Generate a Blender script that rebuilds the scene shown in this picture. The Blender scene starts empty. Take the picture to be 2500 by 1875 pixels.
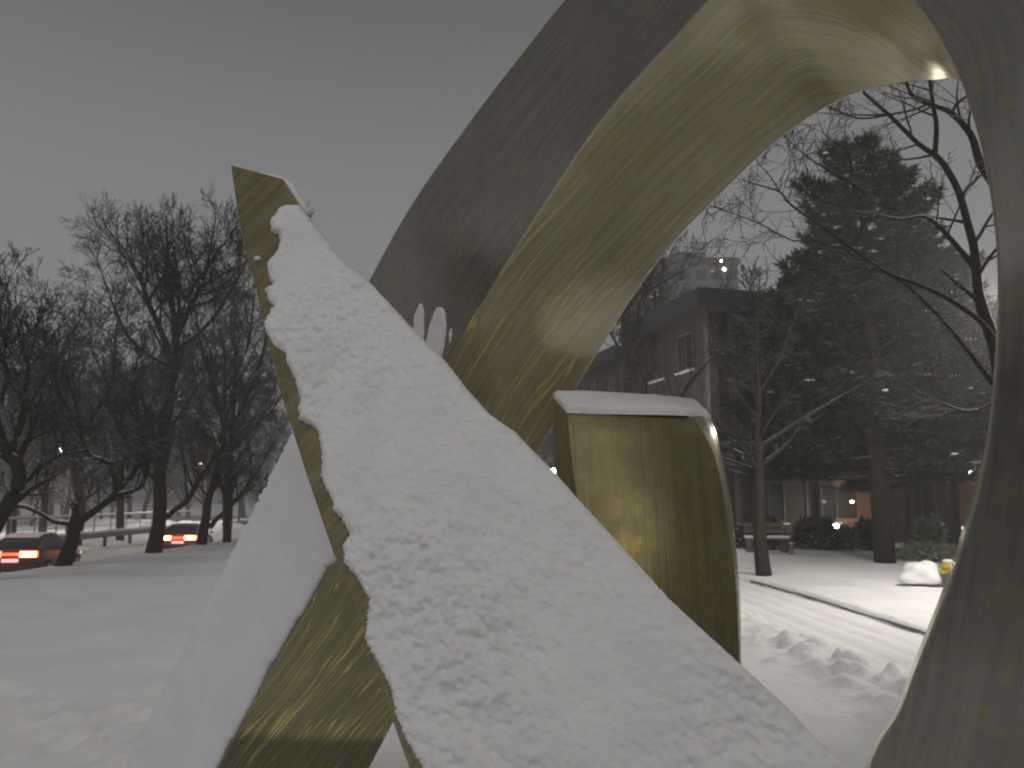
import bpy, bmesh, math, random
import numpy as np
from mathutils import Vector, Matrix, noise

random.seed(7)
C = bpy.context.scene
COL = C.collection
R = math.radians

# ---------------------------------------------------------------- camera
CAM = Vector((0, 0, 1.6))
F = 1944.0                      # focal length in pixels of the 2500 px wide photograph
HOR = 1215.0                    # horizon row
TH = math.atan((HOR - 937.5) / F)
cd = bpy.data.cameras.new('camera'); cam = bpy.data.objects.new('camera', cd); COL.objects.link(cam)
cam.location = CAM; cam.rotation_euler = (math.pi / 2 + TH, 0, 0)
cd.sensor_width = 36; cd.lens = 28; cd.clip_start = 0.05; cd.clip_end = 2000
cd.dof.use_dof = True; cd.dof.focus_distance = 2.9; cd.dof.aperture_fstop = 5.0
C.camera = cam

# ---------------------------------------------------------------- sky: low cloud lit by the town
w = bpy.data.worlds.new('World'); C.world = w; w.use_nodes = True
nt = w.node_tree; nt.nodes.clear()
wo = nt.nodes.new('ShaderNodeOutputWorld'); bg = nt.nodes.new('ShaderNodeBackground')
tc = nt.nodes.new('ShaderNodeTexCoord'); sx = nt.nodes.new('ShaderNodeSeparateXYZ')
cr = nt.nodes.new('ShaderNodeValToRGB')
nt.links.new(tc.outputs['Generated'], sx.inputs[0]); nt.links.new(sx.outputs['Z'], cr.inputs[0])
cr.color_ramp.elements[0].position = 0.0; cr.color_ramp.elements[0].color = (0.48, 0.472, 0.474, 1)
cr.color_ramp.elements[1].position = 1.0; cr.color_ramp.elements[1].color = (0.08, 0.079, 0.081, 1)
e = cr.color_ramp.elements.new(0.25); e.color = (0.345, 0.34, 0.345, 1)
e = cr.color_ramp.elements.new(0.55); e.color = (0.135, 0.133, 0.136, 1)
nt.links.new(cr.outputs[0], bg.inputs[0]); bg.inputs[1].default_value = 1.0
nt.links.new(bg.outputs[0], wo.inputs[0])

sd = bpy.data.lights.new('cloud_glow_sun', 'SUN'); sun = bpy.data.objects.new('cloud_glow_sun', sd); COL.objects.link(sun)
sd.energy = 0.80; sd.angle = R(40); sd.color = (1.0, 0.97, 0.93)
sun.rotation_euler = (R(34), R(-12), 0)

C.view_settings.view_transform = 'Standard'; C.view_settings.look = 'None'
C.view_settings.exposure = 0; C.view_settings.gamma = 1; C.view_settings.use_curve_mapping = False
C.render.engine = 'CYCLES'
C.cycles.filter_width = 2.0
C.cycles.volume_bounces = 0
C.cycles.max_bounces = 5

# ---------------------------------------------------------------- pixel helpers (used to measure positions in the place)
_f = Vector((0, math.cos(TH), math.sin(TH))); _u = Vector((0, -math.sin(TH), math.cos(TH))); _r = Vector((1, 0, 0))
def ray(px, py): return _f + _r * ((px - 1250) / F) + _u * ((937.5 - py) / F)
def P(px, py, d): return CAM + ray(px, py) * d              # distance along the lens axis
def W(px, py, y): v = ray(px, py); return CAM + v * (y / v.y)  # point at world y
def proj(p):
    v = p - CAM; d = v.dot(_f)
    return 1250 + F * v.dot(_r) / d, 937.5 - F * v.dot(_u) / d

# ---------------------------------------------------------------- tagging
def tag(o, label=None, cat=None, group=None, kind=None):
    if label: o['label'] = label
    if cat: o['category'] = cat
    if group: o['group'] = group
    if kind: o['kind'] = kind
    return o
def empty(name, loc, label, cat, group=None, rz=0.0):
    o = bpy.data.objects.new(name, None); COL.objects.link(o); o.location = loc; o.rotation_euler.z = rz
    o.empty_display_size = 0.2
    return tag(o, label, cat, group)
def link(name, me, mat, parent=None, world=True):
    """link a mesh whose coordinates are world coordinates (world) or local to its parent"""
    o = bpy.data.objects.new(name, me); COL.objects.link(o)
    if mat is not None and len(me.materials) == 0:
        for m in (mat if isinstance(mat, (list, tuple)) else [mat]): me.materials.append(m)
    if parent is not None:
        o.parent = parent
        if world:
            o.matrix_parent_inverse = wm(parent).inverted()
    return o
def wm(o):
    m = Matrix.LocRotScale(o.location, o.rotation_euler, o.scale)
    return m if o.parent is None else wm(o.parent) @ o.matrix_parent_inverse @ m
def copy_tree(o, parent=None):
    c = o.copy(); COL.objects.link(c)
    if parent is not None: c.parent = parent; c.matrix_parent_inverse = o.matrix_parent_inverse.copy()
    for ch in list(CH.get(o.name, [])) : copy_tree(bpy.data.objects[ch], c)
    return c
CH = {}
def kids(o):
    CH.clear()
    for q in bpy.data.objects:
        if q.parent is not None: CH.setdefault(q.parent.name, []).append(q.name)

# ---------------------------------------------------------------- mesh helpers
def np_mesh(name, V, Fc, smooth=False):
    V = np.asarray(V, dtype=np.float32); Fc = np.asarray(Fc, dtype=np.int32); k = Fc.shape[1]
    me = bpy.data.meshes.new(name)
    me.vertices.add(len(V)); me.vertices.foreach_set('co', V.ravel())
    me.loops.add(Fc.size); me.loops.foreach_set('vertex_index', Fc.ravel())
    me.polygons.add(len(Fc)); me.polygons.foreach_set('loop_start', np.arange(0, Fc.size, k, dtype=np.int32))
    me.polygons.foreach_set('loop_total', np.full(len(Fc), k, dtype=np.int32))
    if smooth: me.polygons.foreach_set('use_smooth', np.ones(len(Fc), dtype=bool))
    me.update(calc_edges=True); me.validate()
    return me
class MB:
    """collects shapes for ONE mesh object"""
    def __init__(s): s.bm = bmesh.new()
    def box(s, x0, x1, y0, y1, z0, z1):
        v = [s.bm.verts.new((x, y, z)) for x in (x0, x1) for y in (y0, y1) for z in (z0, z1)]
        for f in ((0,1,3,2),(4,6,7,5),(0,4,5,1),(2,3,7,6),(0,2,6,4),(1,5,7,3)): s.bm.faces.new([v[i] for i in f])
        return s
    def tube(s, pts, rad, n=8, cap=True):
        pts = [Vector(p) for p in pts]
        if not isinstance(rad, (list, tuple)): rad = [rad] * len(pts)
        rings = []
        for i, p in enumerate(pts):
            t = (pts[min(i+1, len(pts)-1)] - pts[max(i-1, 0)]).normalized()
            a = t.cross(Vector((0, 0, 1)) if abs(t.z) < .95 else Vector((1, 0, 0))).normalized(); b = t.cross(a)
            rings.append([s.bm.verts.new(p + (a*math.cos(q) + b*math.sin(q)) * rad[i]) for q in [2*math.pi*k/n for k in range(n)]])
        for A, B in zip(rings, rings[1:]):
            for k in range(n): s.bm.faces.new((A[k], A[(k+1)%n], B[(k+1)%n], B[k]))
        if cap: s.bm.faces.new(rings[0][::-1]); s.bm.faces.new(rings[-1])
        return s
    def ball(s, c, r, sc=(1,1,1), sub=2):
        m = Matrix.Translation(c) @ Matrix.Diagonal((sc[0], sc[1], sc[2], 1))
        bmesh.ops.create_icosphere(s.bm, subdivisions=sub, radius=r, matrix=m); return s
    def mesh(s, name, smooth=False, sharp=None):
        bmesh.ops.recalc_face_normals(s.bm, faces=s.bm.faces[:])
        me = bpy.data.meshes.new(name); s.bm.to_mesh(me); s.bm.free()
        if smooth:
            for p in me.polygons: p.use_smooth = True
            if sharp: me.set_sharp_from_angle(angle=R(sharp))
        return me
def bevel(o, wd=.006, seg=2):
    m = o.modifiers.new('bevel', 'BEVEL'); m.width = wd; m.segments = seg; m.limit_method = 'ANGLE'; m.angle_limit = R(40)

# ---------------------------------------------------------------- materials
def mat(name, col, rough=.7, metal=0.0, emit=None, es=0.0):
    m = bpy.data.materials.new(name); m.use_nodes = True
    b = m.node_tree.nodes['Principled BSDF']
    b.inputs['Base Color'].default_value = (*col, 1); b.inputs['Roughness'].default_value = rough; b.inputs['Metallic'].default_value = metal
    if emit: b.inputs['Emission Color'].default_value = (*emit, 1); b.inputs['Emission Strength'].default_value = es
    return m
def N(m, t, **kw):
    n = m.node_tree.nodes.new(t)
    for k, v in kw.items(): setattr(n, k, v)
    return n
def L(m, a, b): m.node_tree.links.new(a, b)
def mixc(m, fac, a, b):
    n = N(m, 'ShaderNodeMix', data_type='RGBA')
    if isinstance(fac, float): n.inputs[0].default_value = fac
    else: L(m, fac, n.inputs[0])
    for i, c in ((6, a), (7, b)):
        if isinstance(c, tuple): n.inputs[i].default_value = (*c, 1)
        else: L(m, c, n.inputs[i])
    return n.outputs[2]
def noisetex(m, vec, scale, detail=3, rough=.55):
    n = N(m, 'ShaderNodeTexNoise'); n.inputs['Scale'].default_value = scale; n.inputs['Detail'].default_value = detail; n.inputs['Roughness'].default_value = rough
    if vec is not None: L(m, vec, n.inputs['Vector'])
    return n.outputs['Fac']
def ramp(m, fac, stops):
    n = N(m, 'ShaderNodeValToRGB'); L(m, fac, n.inputs[0]); el = n.color_ramp.elements
    el[0].position = stops[0][0]; el[0].color = (*stops[0][1], 1); el[1].position = stops[-1][0]; el[1].color = (*stops[-1][1], 1)
    for p, c in stops[1:-1]: e = el.new(p); e.color = (*c, 1)
    return n.outputs[0]
def scalevec(m, out, sx_, sy_, sz_):
    n = N(m, 'ShaderNodeMapping'); L(m, out, n.inputs[0]); n.inputs['Scale'].default_value = (sx_, sy_, sz_); return n.outputs[0]
def math_(m, op, a, b=None, clamp=False):
    n = N(m, 'ShaderNodeMath', operation=op); n.use_clamp = clamp
    for i, c in ((0, a), (1, b)):
        if c is None: continue
        if isinstance(c, (int, float)): n.inputs[i].default_value = c
        else: L(m, c, n.inputs[i])
    return n.outputs[0]
def bump(m, h, strength, dist):
    n = N(m, 'ShaderNodeBump'); n.inputs['Strength'].default_value = strength; n.inputs['Distance'].default_value = dist
    L(m, h, n.inputs['Height']); L(m, n.outputs[0], m.node_tree.nodes['Principled BSDF'].inputs['Normal'])

def snow_mat(name, a, b, sc=6.0, bs=.6, bd=.01, fine=70):
    m = mat(name, a, .85); t = N(m, 'ShaderNodeTexCoord').outputs['Object']
    c = ramp(m, noisetex(m, t, sc, 4, .6), [(.3, a), (.7, b)])
    L(m, c, m.node_tree.nodes['Principled BSDF'].inputs['Base Color'])
    h = math_(m, 'ADD', noisetex(m, t, fine, 5, .65), math_(m, 'MULTIPLY', noisetex(m, t, fine*.25, 3), 1.6))
    bump(m, h, bs, bd)
    m.node_tree.nodes['Principled BSDF'].inputs['Specular IOR Level'].default_value = .15
    return m
M_snow = snow_mat('snow', (.76, .76, .765), (.84, .84, .84), 5, .7, .010, 45)
M_snow_leg = snow_mat('snow_thin', (.72, .72, .76), (.80, .80, .83), 4, .5, .004, 110)
M_ground = snow_mat('snow_ground', (.74, .74, .745), (.84, .84, .84), .9, .6, .03, 9)
M_drive = snow_mat('snow_driven', (.74, .74, .74), (.82, .82, .82), 1.5, .5, .02, 12)
M_road = snow_mat('snow_slush_road', (.60, .58, .53), (.70, .68, .62), .6, .5, .03, 6)

def bronze(name, streak=False, base=(.20, .19, .155), gold=(.34, .27, .07), green=(.17, .19, .06)):
    m = mat(name, base, .42, .75)
    b = m.node_tree.nodes['Principled BSDF']
    uv = N(m, 'ShaderNodeUVMap').outputs[0]; ob = N(m, 'ShaderNodeTexCoord').outputs['Object']
    n1 = noisetex(m, ob, 9, 4, .6); n2 = noisetex(m, ob, 26, 3, .6); n3 = noisetex(m, scalevec(m, uv, 55, 1.6, 1), 1.0, 4, .6)
    n4 = noisetex(m, ob, 3.0, 2, .5)
    c = mixc(m, ramp(m, n2, [(.52, (0,0,0)), (.68, (.8,.8,.8))]), base, gold)
    c = mixc(m, ramp(m, n1, [(.52, (0,0,0)), (.70, (.65,.65,.65))]), c, green)
    c = mixc(m, ramp(m, n3, [(.35, (0,0,0)), (.65, (.8,.8,.8))]), c, tuple(x*1.35 for x in base))
    c = mixc(m, ramp(m, n4, [(.35, (.0,.0,.0)), (.7, (.35,.35,.35))]), c, tuple(x*.62 for x in base))
    r = math_(m, 'ADD', math_(m, 'MULTIPLY', n3, .16), math_(m, 'MULTIPLY', n1, .16))
    rr = math_(m, 'ADD', r, .05 if streak else .12)
    met = None
    if streak:
        s = N(m, 'ShaderNodeSeparateXYZ'); L(m, uv, s.inputs[0])
        wob = noisetex(m, scalevec(m, uv, 2, 6, 1), 1.0, 4, .6)
        uu = math_(m, 'ADD', s.outputs[0], math_(m, 'MULTIPLY', wob, .022))
        cb = N(m, 'ShaderNodeCombineXYZ'); L(m, uu, cb.inputs[0]); L(m, math_(m, 'MULTIPLY', s.outputs[1], .035), cb.inputs[1])
        ln = noisetex(m, cb.outputs[0], 27, 1, .4)
        ab = math_(m, 'ABSOLUTE', math_(m, 'SUBTRACT', ln, .5))
        line = math_(m, 'SUBTRACT', 1.0, math_(m, 'MULTIPLY', ab, 50.0), clamp=True)
        ln2 = noisetex(m, scalevec(m, cb.outputs[0], 2.3, 1.7, 1), 24, 1, .4)
        line2 = math_(m, 'SUBTRACT', 1.0, math_(m, 'MULTIPLY', math_(m, 'ABSOLUTE', math_(m, 'SUBTRACT', ln2, .5)), 22.0), clamp=True)
        # v runs along the arch from its foot: dripped melt water left lines; lower part darker and greener
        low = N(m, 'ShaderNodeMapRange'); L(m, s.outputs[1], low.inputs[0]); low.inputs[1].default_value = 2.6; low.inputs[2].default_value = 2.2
        mid = N(m, 'ShaderNodeMapRange'); L(m, s.outputs[1], mid.inputs[0]); mid.inputs[1].default_value = 3.95; mid.inputs[2].default_value = 3.2
        lm = math_(m, 'MULTIPLY', line, mid.outputs[0]); l2 = math_(m, 'MULTIPLY', line2, math_(m, 'MULTIPLY', low.outputs[0], .40))
        tot = math_(m, 'MAXIMUM', lm, l2)
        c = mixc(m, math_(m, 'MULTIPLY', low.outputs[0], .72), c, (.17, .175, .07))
        c = mixc(m, tot, c, (.80, .68, .30))
        met = math_(m, 'SUBTRACT', .62, math_(m, 'MULTIPLY', tot, .55))
        # darker band near the foot
        foot_band = N(m, 'ShaderNodeMapRange'); L(m, math_(m, 'ADD', s.outputs[1], math_(m, 'MULTIPLY', wob, .05)), foot_band.inputs[0])
        foot_band.inputs[1].default_value = 1.06; foot_band.inputs[2].default_value = 1.0
        c = mixc(m, math_(m, 'MULTIPLY', foot_band.outputs[0], .55), c, (.05, .05, .035))
        bump(m, math_(m, 'ADD', math_(m, 'ADD', math_(m, 'MULTIPLY', tot, .6), n3), math_(m, 'MULTIPLY', n4, 6)), .35, .004)
    else:
        bump(m, math_(m, 'ADD', math_(m, 'MULTIPLY', n3, .6), math_(m, 'MULTIPLY', n4, 7)), .3, .003)
    L(m, c, b.inputs['Base Color']); L(m, rr, b.inputs['Roughness'])
    if met is not None: L(m, met, b.inputs['Metallic'])
    return m
M_br = bronze('bronze_grey', False, (.245, .235, .215), (.36, .29, .10), (.21, .23, .11))
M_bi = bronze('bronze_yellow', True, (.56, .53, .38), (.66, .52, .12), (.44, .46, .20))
M_bs = bronze('bronze_olive', False, (.235, .215, .125), (.40, .30, .06), (.18, .20, .06))

def bark(name, a, b, snow=.5):
    m = mat(name, a, .9); g = N(m, 'ShaderNodeNewGeometry'); s = N(m, 'ShaderNodeSeparateXYZ'); L(m, g.outputs['Normal'], s.inputs[0])
    t = N(m, 'ShaderNodeTexCoord').outputs['Object']; n = noisetex(m, t, 7, 4)
    c = mixc(m, n, a, b)
    k = ramp(m, math_(m, 'ADD', s.outputs[2], math_(m, 'MULTIPLY', noisetex(m, t, 1.6, 3), .5)), [(.95, (0,0,0)), (1.08, (snow,)*3)])
    L(m, mixc(m, k, c, (.72, .72, .74)), m.node_tree.nodes['Principled BSDF'].inputs['Base Color'])
    bump(m, noisetex(m, scalevec(m, t, 14, 14, 3), 1, 4), .6, .03)
    m.node_tree.nodes['Principled BSDF'].inputs['Specular IOR Level'].default_value = .1
    return m
M_bark = bark('bark', (.025, .023, .019), (.05, .046, .034), .75)
M_twig = bark('twigs', (.030, .029, .026), (.05, .048, .042), .42)
M_twig_near = bark('near_twigs', (.04, .037, .03), (.06, .055, .045), .6)
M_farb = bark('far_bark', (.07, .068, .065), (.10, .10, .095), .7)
M_needle = bark('needles', (.014, .021, .014), (.030, .038, .024), .25)
M_shrub = bark('shrub_leaves', (.04, .05, .035), (.08, .085, .06), .75)
M_pale = bark('pale_shrub_leaves', (.16, .19, .12), (.26, .27, .20), .9)

# ================================================================ SETTING: ground
def sstep(a, b, x):
    t = np.clip((x - a) / (b - a), 0, 1); return t * t * (3 - 2 * t)
rng = np.random.RandomState(3)
def fbm(x, y, sc, seed=0, oct_=3):
    o = np.zeros_like(x); amp = 1.0
    r = np.random.RandomState(seed)
    for k in range(oct_):
        for j in range(4):
            a = r.rand() * 6.283; ph = r.rand() * 6.283; f_ = sc * (2 ** k) * (.7 + .6 * r.rand())
            o += amp * np.sin((x * math.cos(a) + y * math.sin(a)) * f_ + ph + 1.3 * np.sin((x * math.sin(a*1.7) + y * math.cos(a*1.7)) * f_ * .6 + ph * 2))
        amp *= .5
    return o / 5
rl_ = random.Random(99)
lumps_s = [(rl_.gauss(3.08, .22), rl_.uniform(5, 11.5), rl_.uniform(.015, .055), rl_.uniform(.05, .14)) for _ in range(110)]
feet = []
for q_ in range(46):
    a_ = q_ * .31; feet.append((-3.6 + a_ * .20 + .13 * (-1) ** q_ + rl_.gauss(0, .03), 3.9 + a_ * .62 + rl_.gauss(0, .03)))
for q_ in range(30):
    a_ = q_ * .33; feet.append((-1.6 - a_ * .35 + rl_.gauss(0, .05), 4.6 + a_ * .3 + .12 * (-1) ** q_))
def drive_x(y): return 4.15 - .012 * np.maximum(y - 13, 0) ** 2 + .03 * (10 - y)      # middle of the driveway
lumps = [(2.95, 8.9, .19, .20), (3.15, 8.6, .16, .16), (3.0, 9.8, .12, .25), (2.9, 8.2, .14, .2), (3.15, 7.7, .20, .17), (3.0, 7.3, .22, .20),
         (3.25, 7.05, .16, .15), (3.1, 10.4, .1, .3), (3.05, 6.7, .15, .2), (2.8, 7.6, .1, .2), (3.3, 6.4, .1, .2), (3.2, 11.2, .08, .3),
         (3.28, 9.2, .12, .13), (2.75, 9.2, .1, .16), (2.85, 6.9, .12, .15), (3.35, 8.1, .11, .12), (3.1, 5.9, .12, .22), (3.3, 5.3, .1, .2)]
def H(x, y):
    z = .035 * fbm(x, y, .5, 1) + .016 * fbm(x, y, 2.6, 2) + .006 * fbm(x, y, 9.0, 5)
    # road cutting on the left
    dn = sstep(-10.9, -13.4, x) - .30 * sstep(-22.6, -25.5, x)
    z = z * (1 - .6 * sstep(-11, -13, x)) - 1.19 * dn
    # driveway and its banks
    u = x - drive_x(y)
    near = sstep(3.0, 4.5, y)
    groove = sstep(-1.0, -.72, u) * (1 - sstep(.76, .84, u))
    z = z * (1 - groove) - .11 * groove * near
    verge = sstep(.76, .84, u) * (1 - sstep(1.75, 2.05, u)); z = z + .055 * verge
    z = z + .11 * sstep(1.75, 2.15, u) * (1 - sstep(5, 9, u) * .4) * sstep(5, 7, y)
    rough = sstep(-1.9, -1.4, u) * (1 - sstep(-.95, -.7, u)) * sstep(4, 5, y) * (1 - sstep(11.5, 13.5, y))
    z = z + rough * (.05 + .05 * fbm(x, y, 7.5, 8) + .035 * np.abs(fbm(x, y, 15, 9)))
    for lx, ly, h, r in lumps:
        q = np.sqrt((x - lx + .05 * fbm(x, y, 9, 21)) ** 2 + (y - ly + .05 * fbm(x, y, 8, 22)) ** 2 * .8) / (r * 1.1)
        z = z + h * .45 * (1 - np.clip(q, 0, 1) ** 1.6) ** 1.4 * (1 + .5 * fbm(x, y, 14, 4))
    for lx, ly, h, r in lumps_s:
        q = np.sqrt((x - lx + .03 * fbm(x, y, 15, 31)) ** 2 + (y - ly) ** 2) / r
        z = z + h * (1 - np.clip(q, 0, 1) ** 2)
    for lx, ly in feet:
        q = ((x - lx) / .10) ** 2 + ((y - ly) / .17) ** 2
        z = z - .055 * np.exp(-q ** 1.5) + .014 * np.exp(-(np.sqrt(q) - 1.6) ** 2 * 4)
    return z
def cat(*a): return np.unique(np.round(np.concatenate(a), 4))
xs = cat(np.linspace(-600, -60, 28), np.linspace(-60, -14, 60), np.arange(-14, -9, .2), np.arange(-9, -5.4, .1), np.arange(-5.4, -.6, .05), np.arange(-.6, 1.6, .1), np.arange(1.6, 7.2, .045), np.arange(7.2, 14, .25), np.linspace(14, 60, 40), np.linspace(60, 600, 25))
ys = cat(np.linspace(-30, 0, 12), np.arange(0, 3.8, .12), np.arange(3.8, 12, .05), np.arange(12, 20, .12), np.arange(20, 50, .6), np.linspace(50, 120, 40), np.linspace(120, 900, 30))
def sheet(name, xs, ys, fn, m, kind='structure'):
    X, Y = np.meshgrid(xs, ys); Z = fn(X, Y)
    V = np.stack([X.ravel(), Y.ravel(), Z.ravel()], 1); nx = len(xs); ny = len(ys)
    i = np.arange(nx * (ny - 1)).reshape(ny - 1, nx)[:, :-1].ravel()
    me = np_mesh(name, V, np.stack([i, i + 1, i + nx + 1, i + nx], 1), True)
    return tag(link(name, me, m), kind=kind)
sheet('ground', xs, ys, H, M_ground)
def road_h(x, y): return -1.145 + .012 * fbm(x, y * .15, 3.0, 6) + 0 * x
sheet('road', np.arange(-22.4, -13.4, .3), np.arange(-10, 160, 2.0), road_h, M_road)
# driveway: its own sheet, ruts pressed into the snow
dys = np.arange(2.5, 24, .08)
du = np.linspace(-.74, .76, 46)
U, Y = np.meshgrid(du, dys); X = U + drive_x(Y)
rut = -.028 * (np.exp(-((U + .32) / .09) ** 2) + np.exp(-((U - .34) / .09) ** 2) + .6 * np.exp(-((U - .02) / .05) ** 2))
Z = -.040 + rut + .010 * fbm(U * 5, Y * .7, 2.0, 12) + .006 * fbm(X, Y, 10, 13)
V = np.stack([X.ravel(), Y.ravel(), Z.ravel()], 1); i = np.arange(len(du) * (len(dys) - 1)).reshape(len(dys) - 1, len(du))[:, :-1].ravel()
tag(link('driveway', np_mesh('driveway', V, np.stack([i, i + 1, i + len(du) + 1, i + len(du)], 1), True), M_drive), kind='structure')
def gz(x, y): return float(H(np.array([float(x)]), np.array([float(y)]))[0])
# kerb stones along the far side of the driveway
M_kerb = mat('kerb_stone', (.22, .215, .21), .9)
kb = MB(); ky = np.arange(6, 16, 1.0)
kerb = tag(link('kerb', MB().box(0, 0.001, 0, .001, -.5, -.499).mesh('kerb'), M_kerb), kind='structure')
for k, y0 in enumerate(ky):
    xa, xb = float(drive_x(y0)) + .80, float(drive_x(y0 + .98)) + .80
    bm_ = MB(); pts = [(xa, y0), (xb, y0 + .98), (xb + .04, y0 + .98), (xa + .04, y0)]
    vs = [bm_.bm.verts.new((p[0], p[1], z)) for z in (-.2, .004 + .006 * math.sin(k * 2.1)) for p in pts]
    for f in ((0,1,2,3),(4,5,6,7),(0,1,5,4),(1,2,6,5),(2,3,7,6),(3,0,4,7)): bm_.bm.faces.new([vs[q] for q in f])
    link('kerb_stone', bm_.mesh('kerb_stone'), M_kerb, kerb)

# ================================================================ SCULPTURE
# arch: every ring is measured as a (outer edge), b (crease), c (inner edge)
RG = [((130,2250,3.98),(370,2250,3.5),(720,2250,3.7)),
      ((305,1875,3.93),(535,1875,3.45),(903,1875,3.65)),
      ((508,1470,3.88),(700,1570,3.4),(1040,1620,3.6)),
      ((712,1063,3.8),(868,1290,3.32),(1190,1340,3.5)),
      ((901,684,3.65),(1090,881,3.18),(1311,1113,3.38)),
      ((1010,490,3.5),(1225,660,3.02),(1475,838,3.2)),
      ((1140,305,3.3),(1345,472,2.86),(1607,640,3.02)),
      ((1270,135,3.1),(1470,290,2.68),(1766,470,2.84)),
      ((1420,-50,2.9),(1630,110,2.5),(1921,328,2.66)),
      ((1600,-230,2.7),(1800,-60,2.32),(2060,243,2.5)),
      ((1850,-430,2.25),(2010,-130,2.1),(2190,207,2.32)),
      ((2300,-520,1.72),(2190,-40,1.9),(2280,199,2.15)),
      ((2750,-330,1.46),(2310,120,1.76),(2355,209,2.02)),
      ((2920,30,1.40),(2388,335,1.66),(2425,360,1.95)),
      ((2980,420,1.42),(2430,588,1.62),(2460,600,1.92)),
      ((2980,800,1.48),(2430,850,1.62),(2450,850,1.92)),
      ((2950,1150,1.5),(2400,1130,1.64),(2398,1115,1.92)),
      ((2900,1500,1.52),(2324,1400,1.66),(2318,1390,1.88)),
      ((2820,1850,1.55),(2211,1700,1.68),(2200,1700,1.86)),
      ((2750,2250,1.58),(2086,2100,1.72),(2070,2100,1.84)),
      ((2700,3600,1.7),(2030,3600,1.85),(1990,3600,2.0))]
RV = [[P(*q) for q in g] for g in RG]
def cr3(p0, p1, p2, p3, t):
    return .5 * ((2*p1) + (p2-p0)*t + (2*p0-5*p1+4*p2-p3)*t*t + (3*p1-p0-3*p2+p3)*t**3)
def ring(t):
    n = len(RV) - 1; t = min(max(t, 0), n - 1e-6); i = int(t); f = t - i
    return [cr3(RV[max(i-1,0)][k], RV[i][k], RV[min(i+1,n)][k], RV[min(i+2,n)][k], f) for k in range(3)]
SUB = 10
def build_arch():
    bm = bmesh.new(); uvl = bm.loops.layers.uv.new('UVMap'); rows = []; v = 0; prev = None
    T = [k / SUB for k in range((len(RV) - 1) * SUB + 1)]
    NA, NB = 8, 10
    for t in T:
        a, b, c = ring(t)
        mid = (a + b + c) / 3
        if prev is not None: v += (mid - prev).length
        prev = mid; d = a + (c - b)
        # faces bulge very slightly
        r = []
        no = (b - a).cross(c - b).normalized()
        for k in range(NA): r.append((a.lerp(b, k / NA), (b - a).length * k / NA))
        w1 = (b - a).length
        for k in range(NB): r.append((b.lerp(c, k / NB), w1 + (c - b).length * k / NB))
        w2 = w1 + (c - b).length
        for k in range(4): r.append((c.lerp(d, k / 4), w2 + .1 * k))
        for k in range(4): r.append((d.lerp(a, k / 4), w2 + .4 + .1 * k))
        rows.append(([bm.verts.new(q[0]) for q in r], [q[1] for q in r], v))
    n = len(rows[0][0])
    for A, B in zip(rows, rows[1:]):
        for k in range(n):
            k2 = (k + 1) % n
            f = bm.faces.new((A[0][k], A[0][k2], B[0][k2], B[0][k])); f.smooth = True
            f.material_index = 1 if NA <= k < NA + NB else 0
            u2 = A[1][k2] if k2 else A[1][k] + .1; u2b = B[1][k2] if k2 else B[1][k] + .1
            for lp, uvv in zip(f.loops, ((A[1][k], A[2]), (u2, A[2]), (u2b, B[2]), (B[1][k], B[2]))): lp[uvl].uv = uvv
    bm.faces.new(rows[0][0][::-1]); bm.faces.new(rows[-1][0])
    bmesh.ops.recalc_face_normals(bm, faces=bm.faces[:])
    me = bpy.data.meshes.new('bronze_arch'); bm.to_mesh(me); bm.free(); me.set_sharp_from_angle(angle=R(32))
    return me
def face_ab(t, s):
    a, b, c = ring(t); return a.lerp(b, s)
def inv_ab(px, py, t, s):
    for _ in range(8):
        p = face_ab(t, s); x, y = proj(p); ex, ey = px - x, py - y
        if abs(ex) + abs(ey) < .2: break
        xt, yt = proj(face_ab(t + .02, s)); xs_, ys_ = proj(face_ab(t, s + .02))
        a11, a21, a12, a22 = (xt - x) / .02, (yt - y) / .02, (xs_ - x) / .02, (ys_ - y) / .02
        D = a11 * a22 - a12 * a21
        dt = (ex * a22 - ey * a12) / D; ds = (a11 * ey - a21 * ex) / D
        t += max(-1, min(1, dt)); s += max(-1, min(1, ds)); t = min(max(t, .02), 8)
    return t, s
def surf_arch():
    st = [2.0, .5]
    def fn(px, py):
        t, s = inv_ab(px, py, st[0], st[1]); st[0], st[1] = t, min(max(s, -.2), 1.2)
        p = face_ab(t, s); n = (face_ab(t + .05, s) - p).cross(face_ab(t, s + .05) - p).normalized()
        if n.dot(CAM - p) < 0: n = -n
        return p, n
    return fn
def interp(tab, y):
    if y <= tab[0][0]: return tab[0][1]
    for (y0, x0), (y1, x1) in zip(tab, tab[1:]):
        if y <= y1: return x0 + (x1 - x0) * (y - y0) / (y1 - y0)
    return tab[-1][1]
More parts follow.
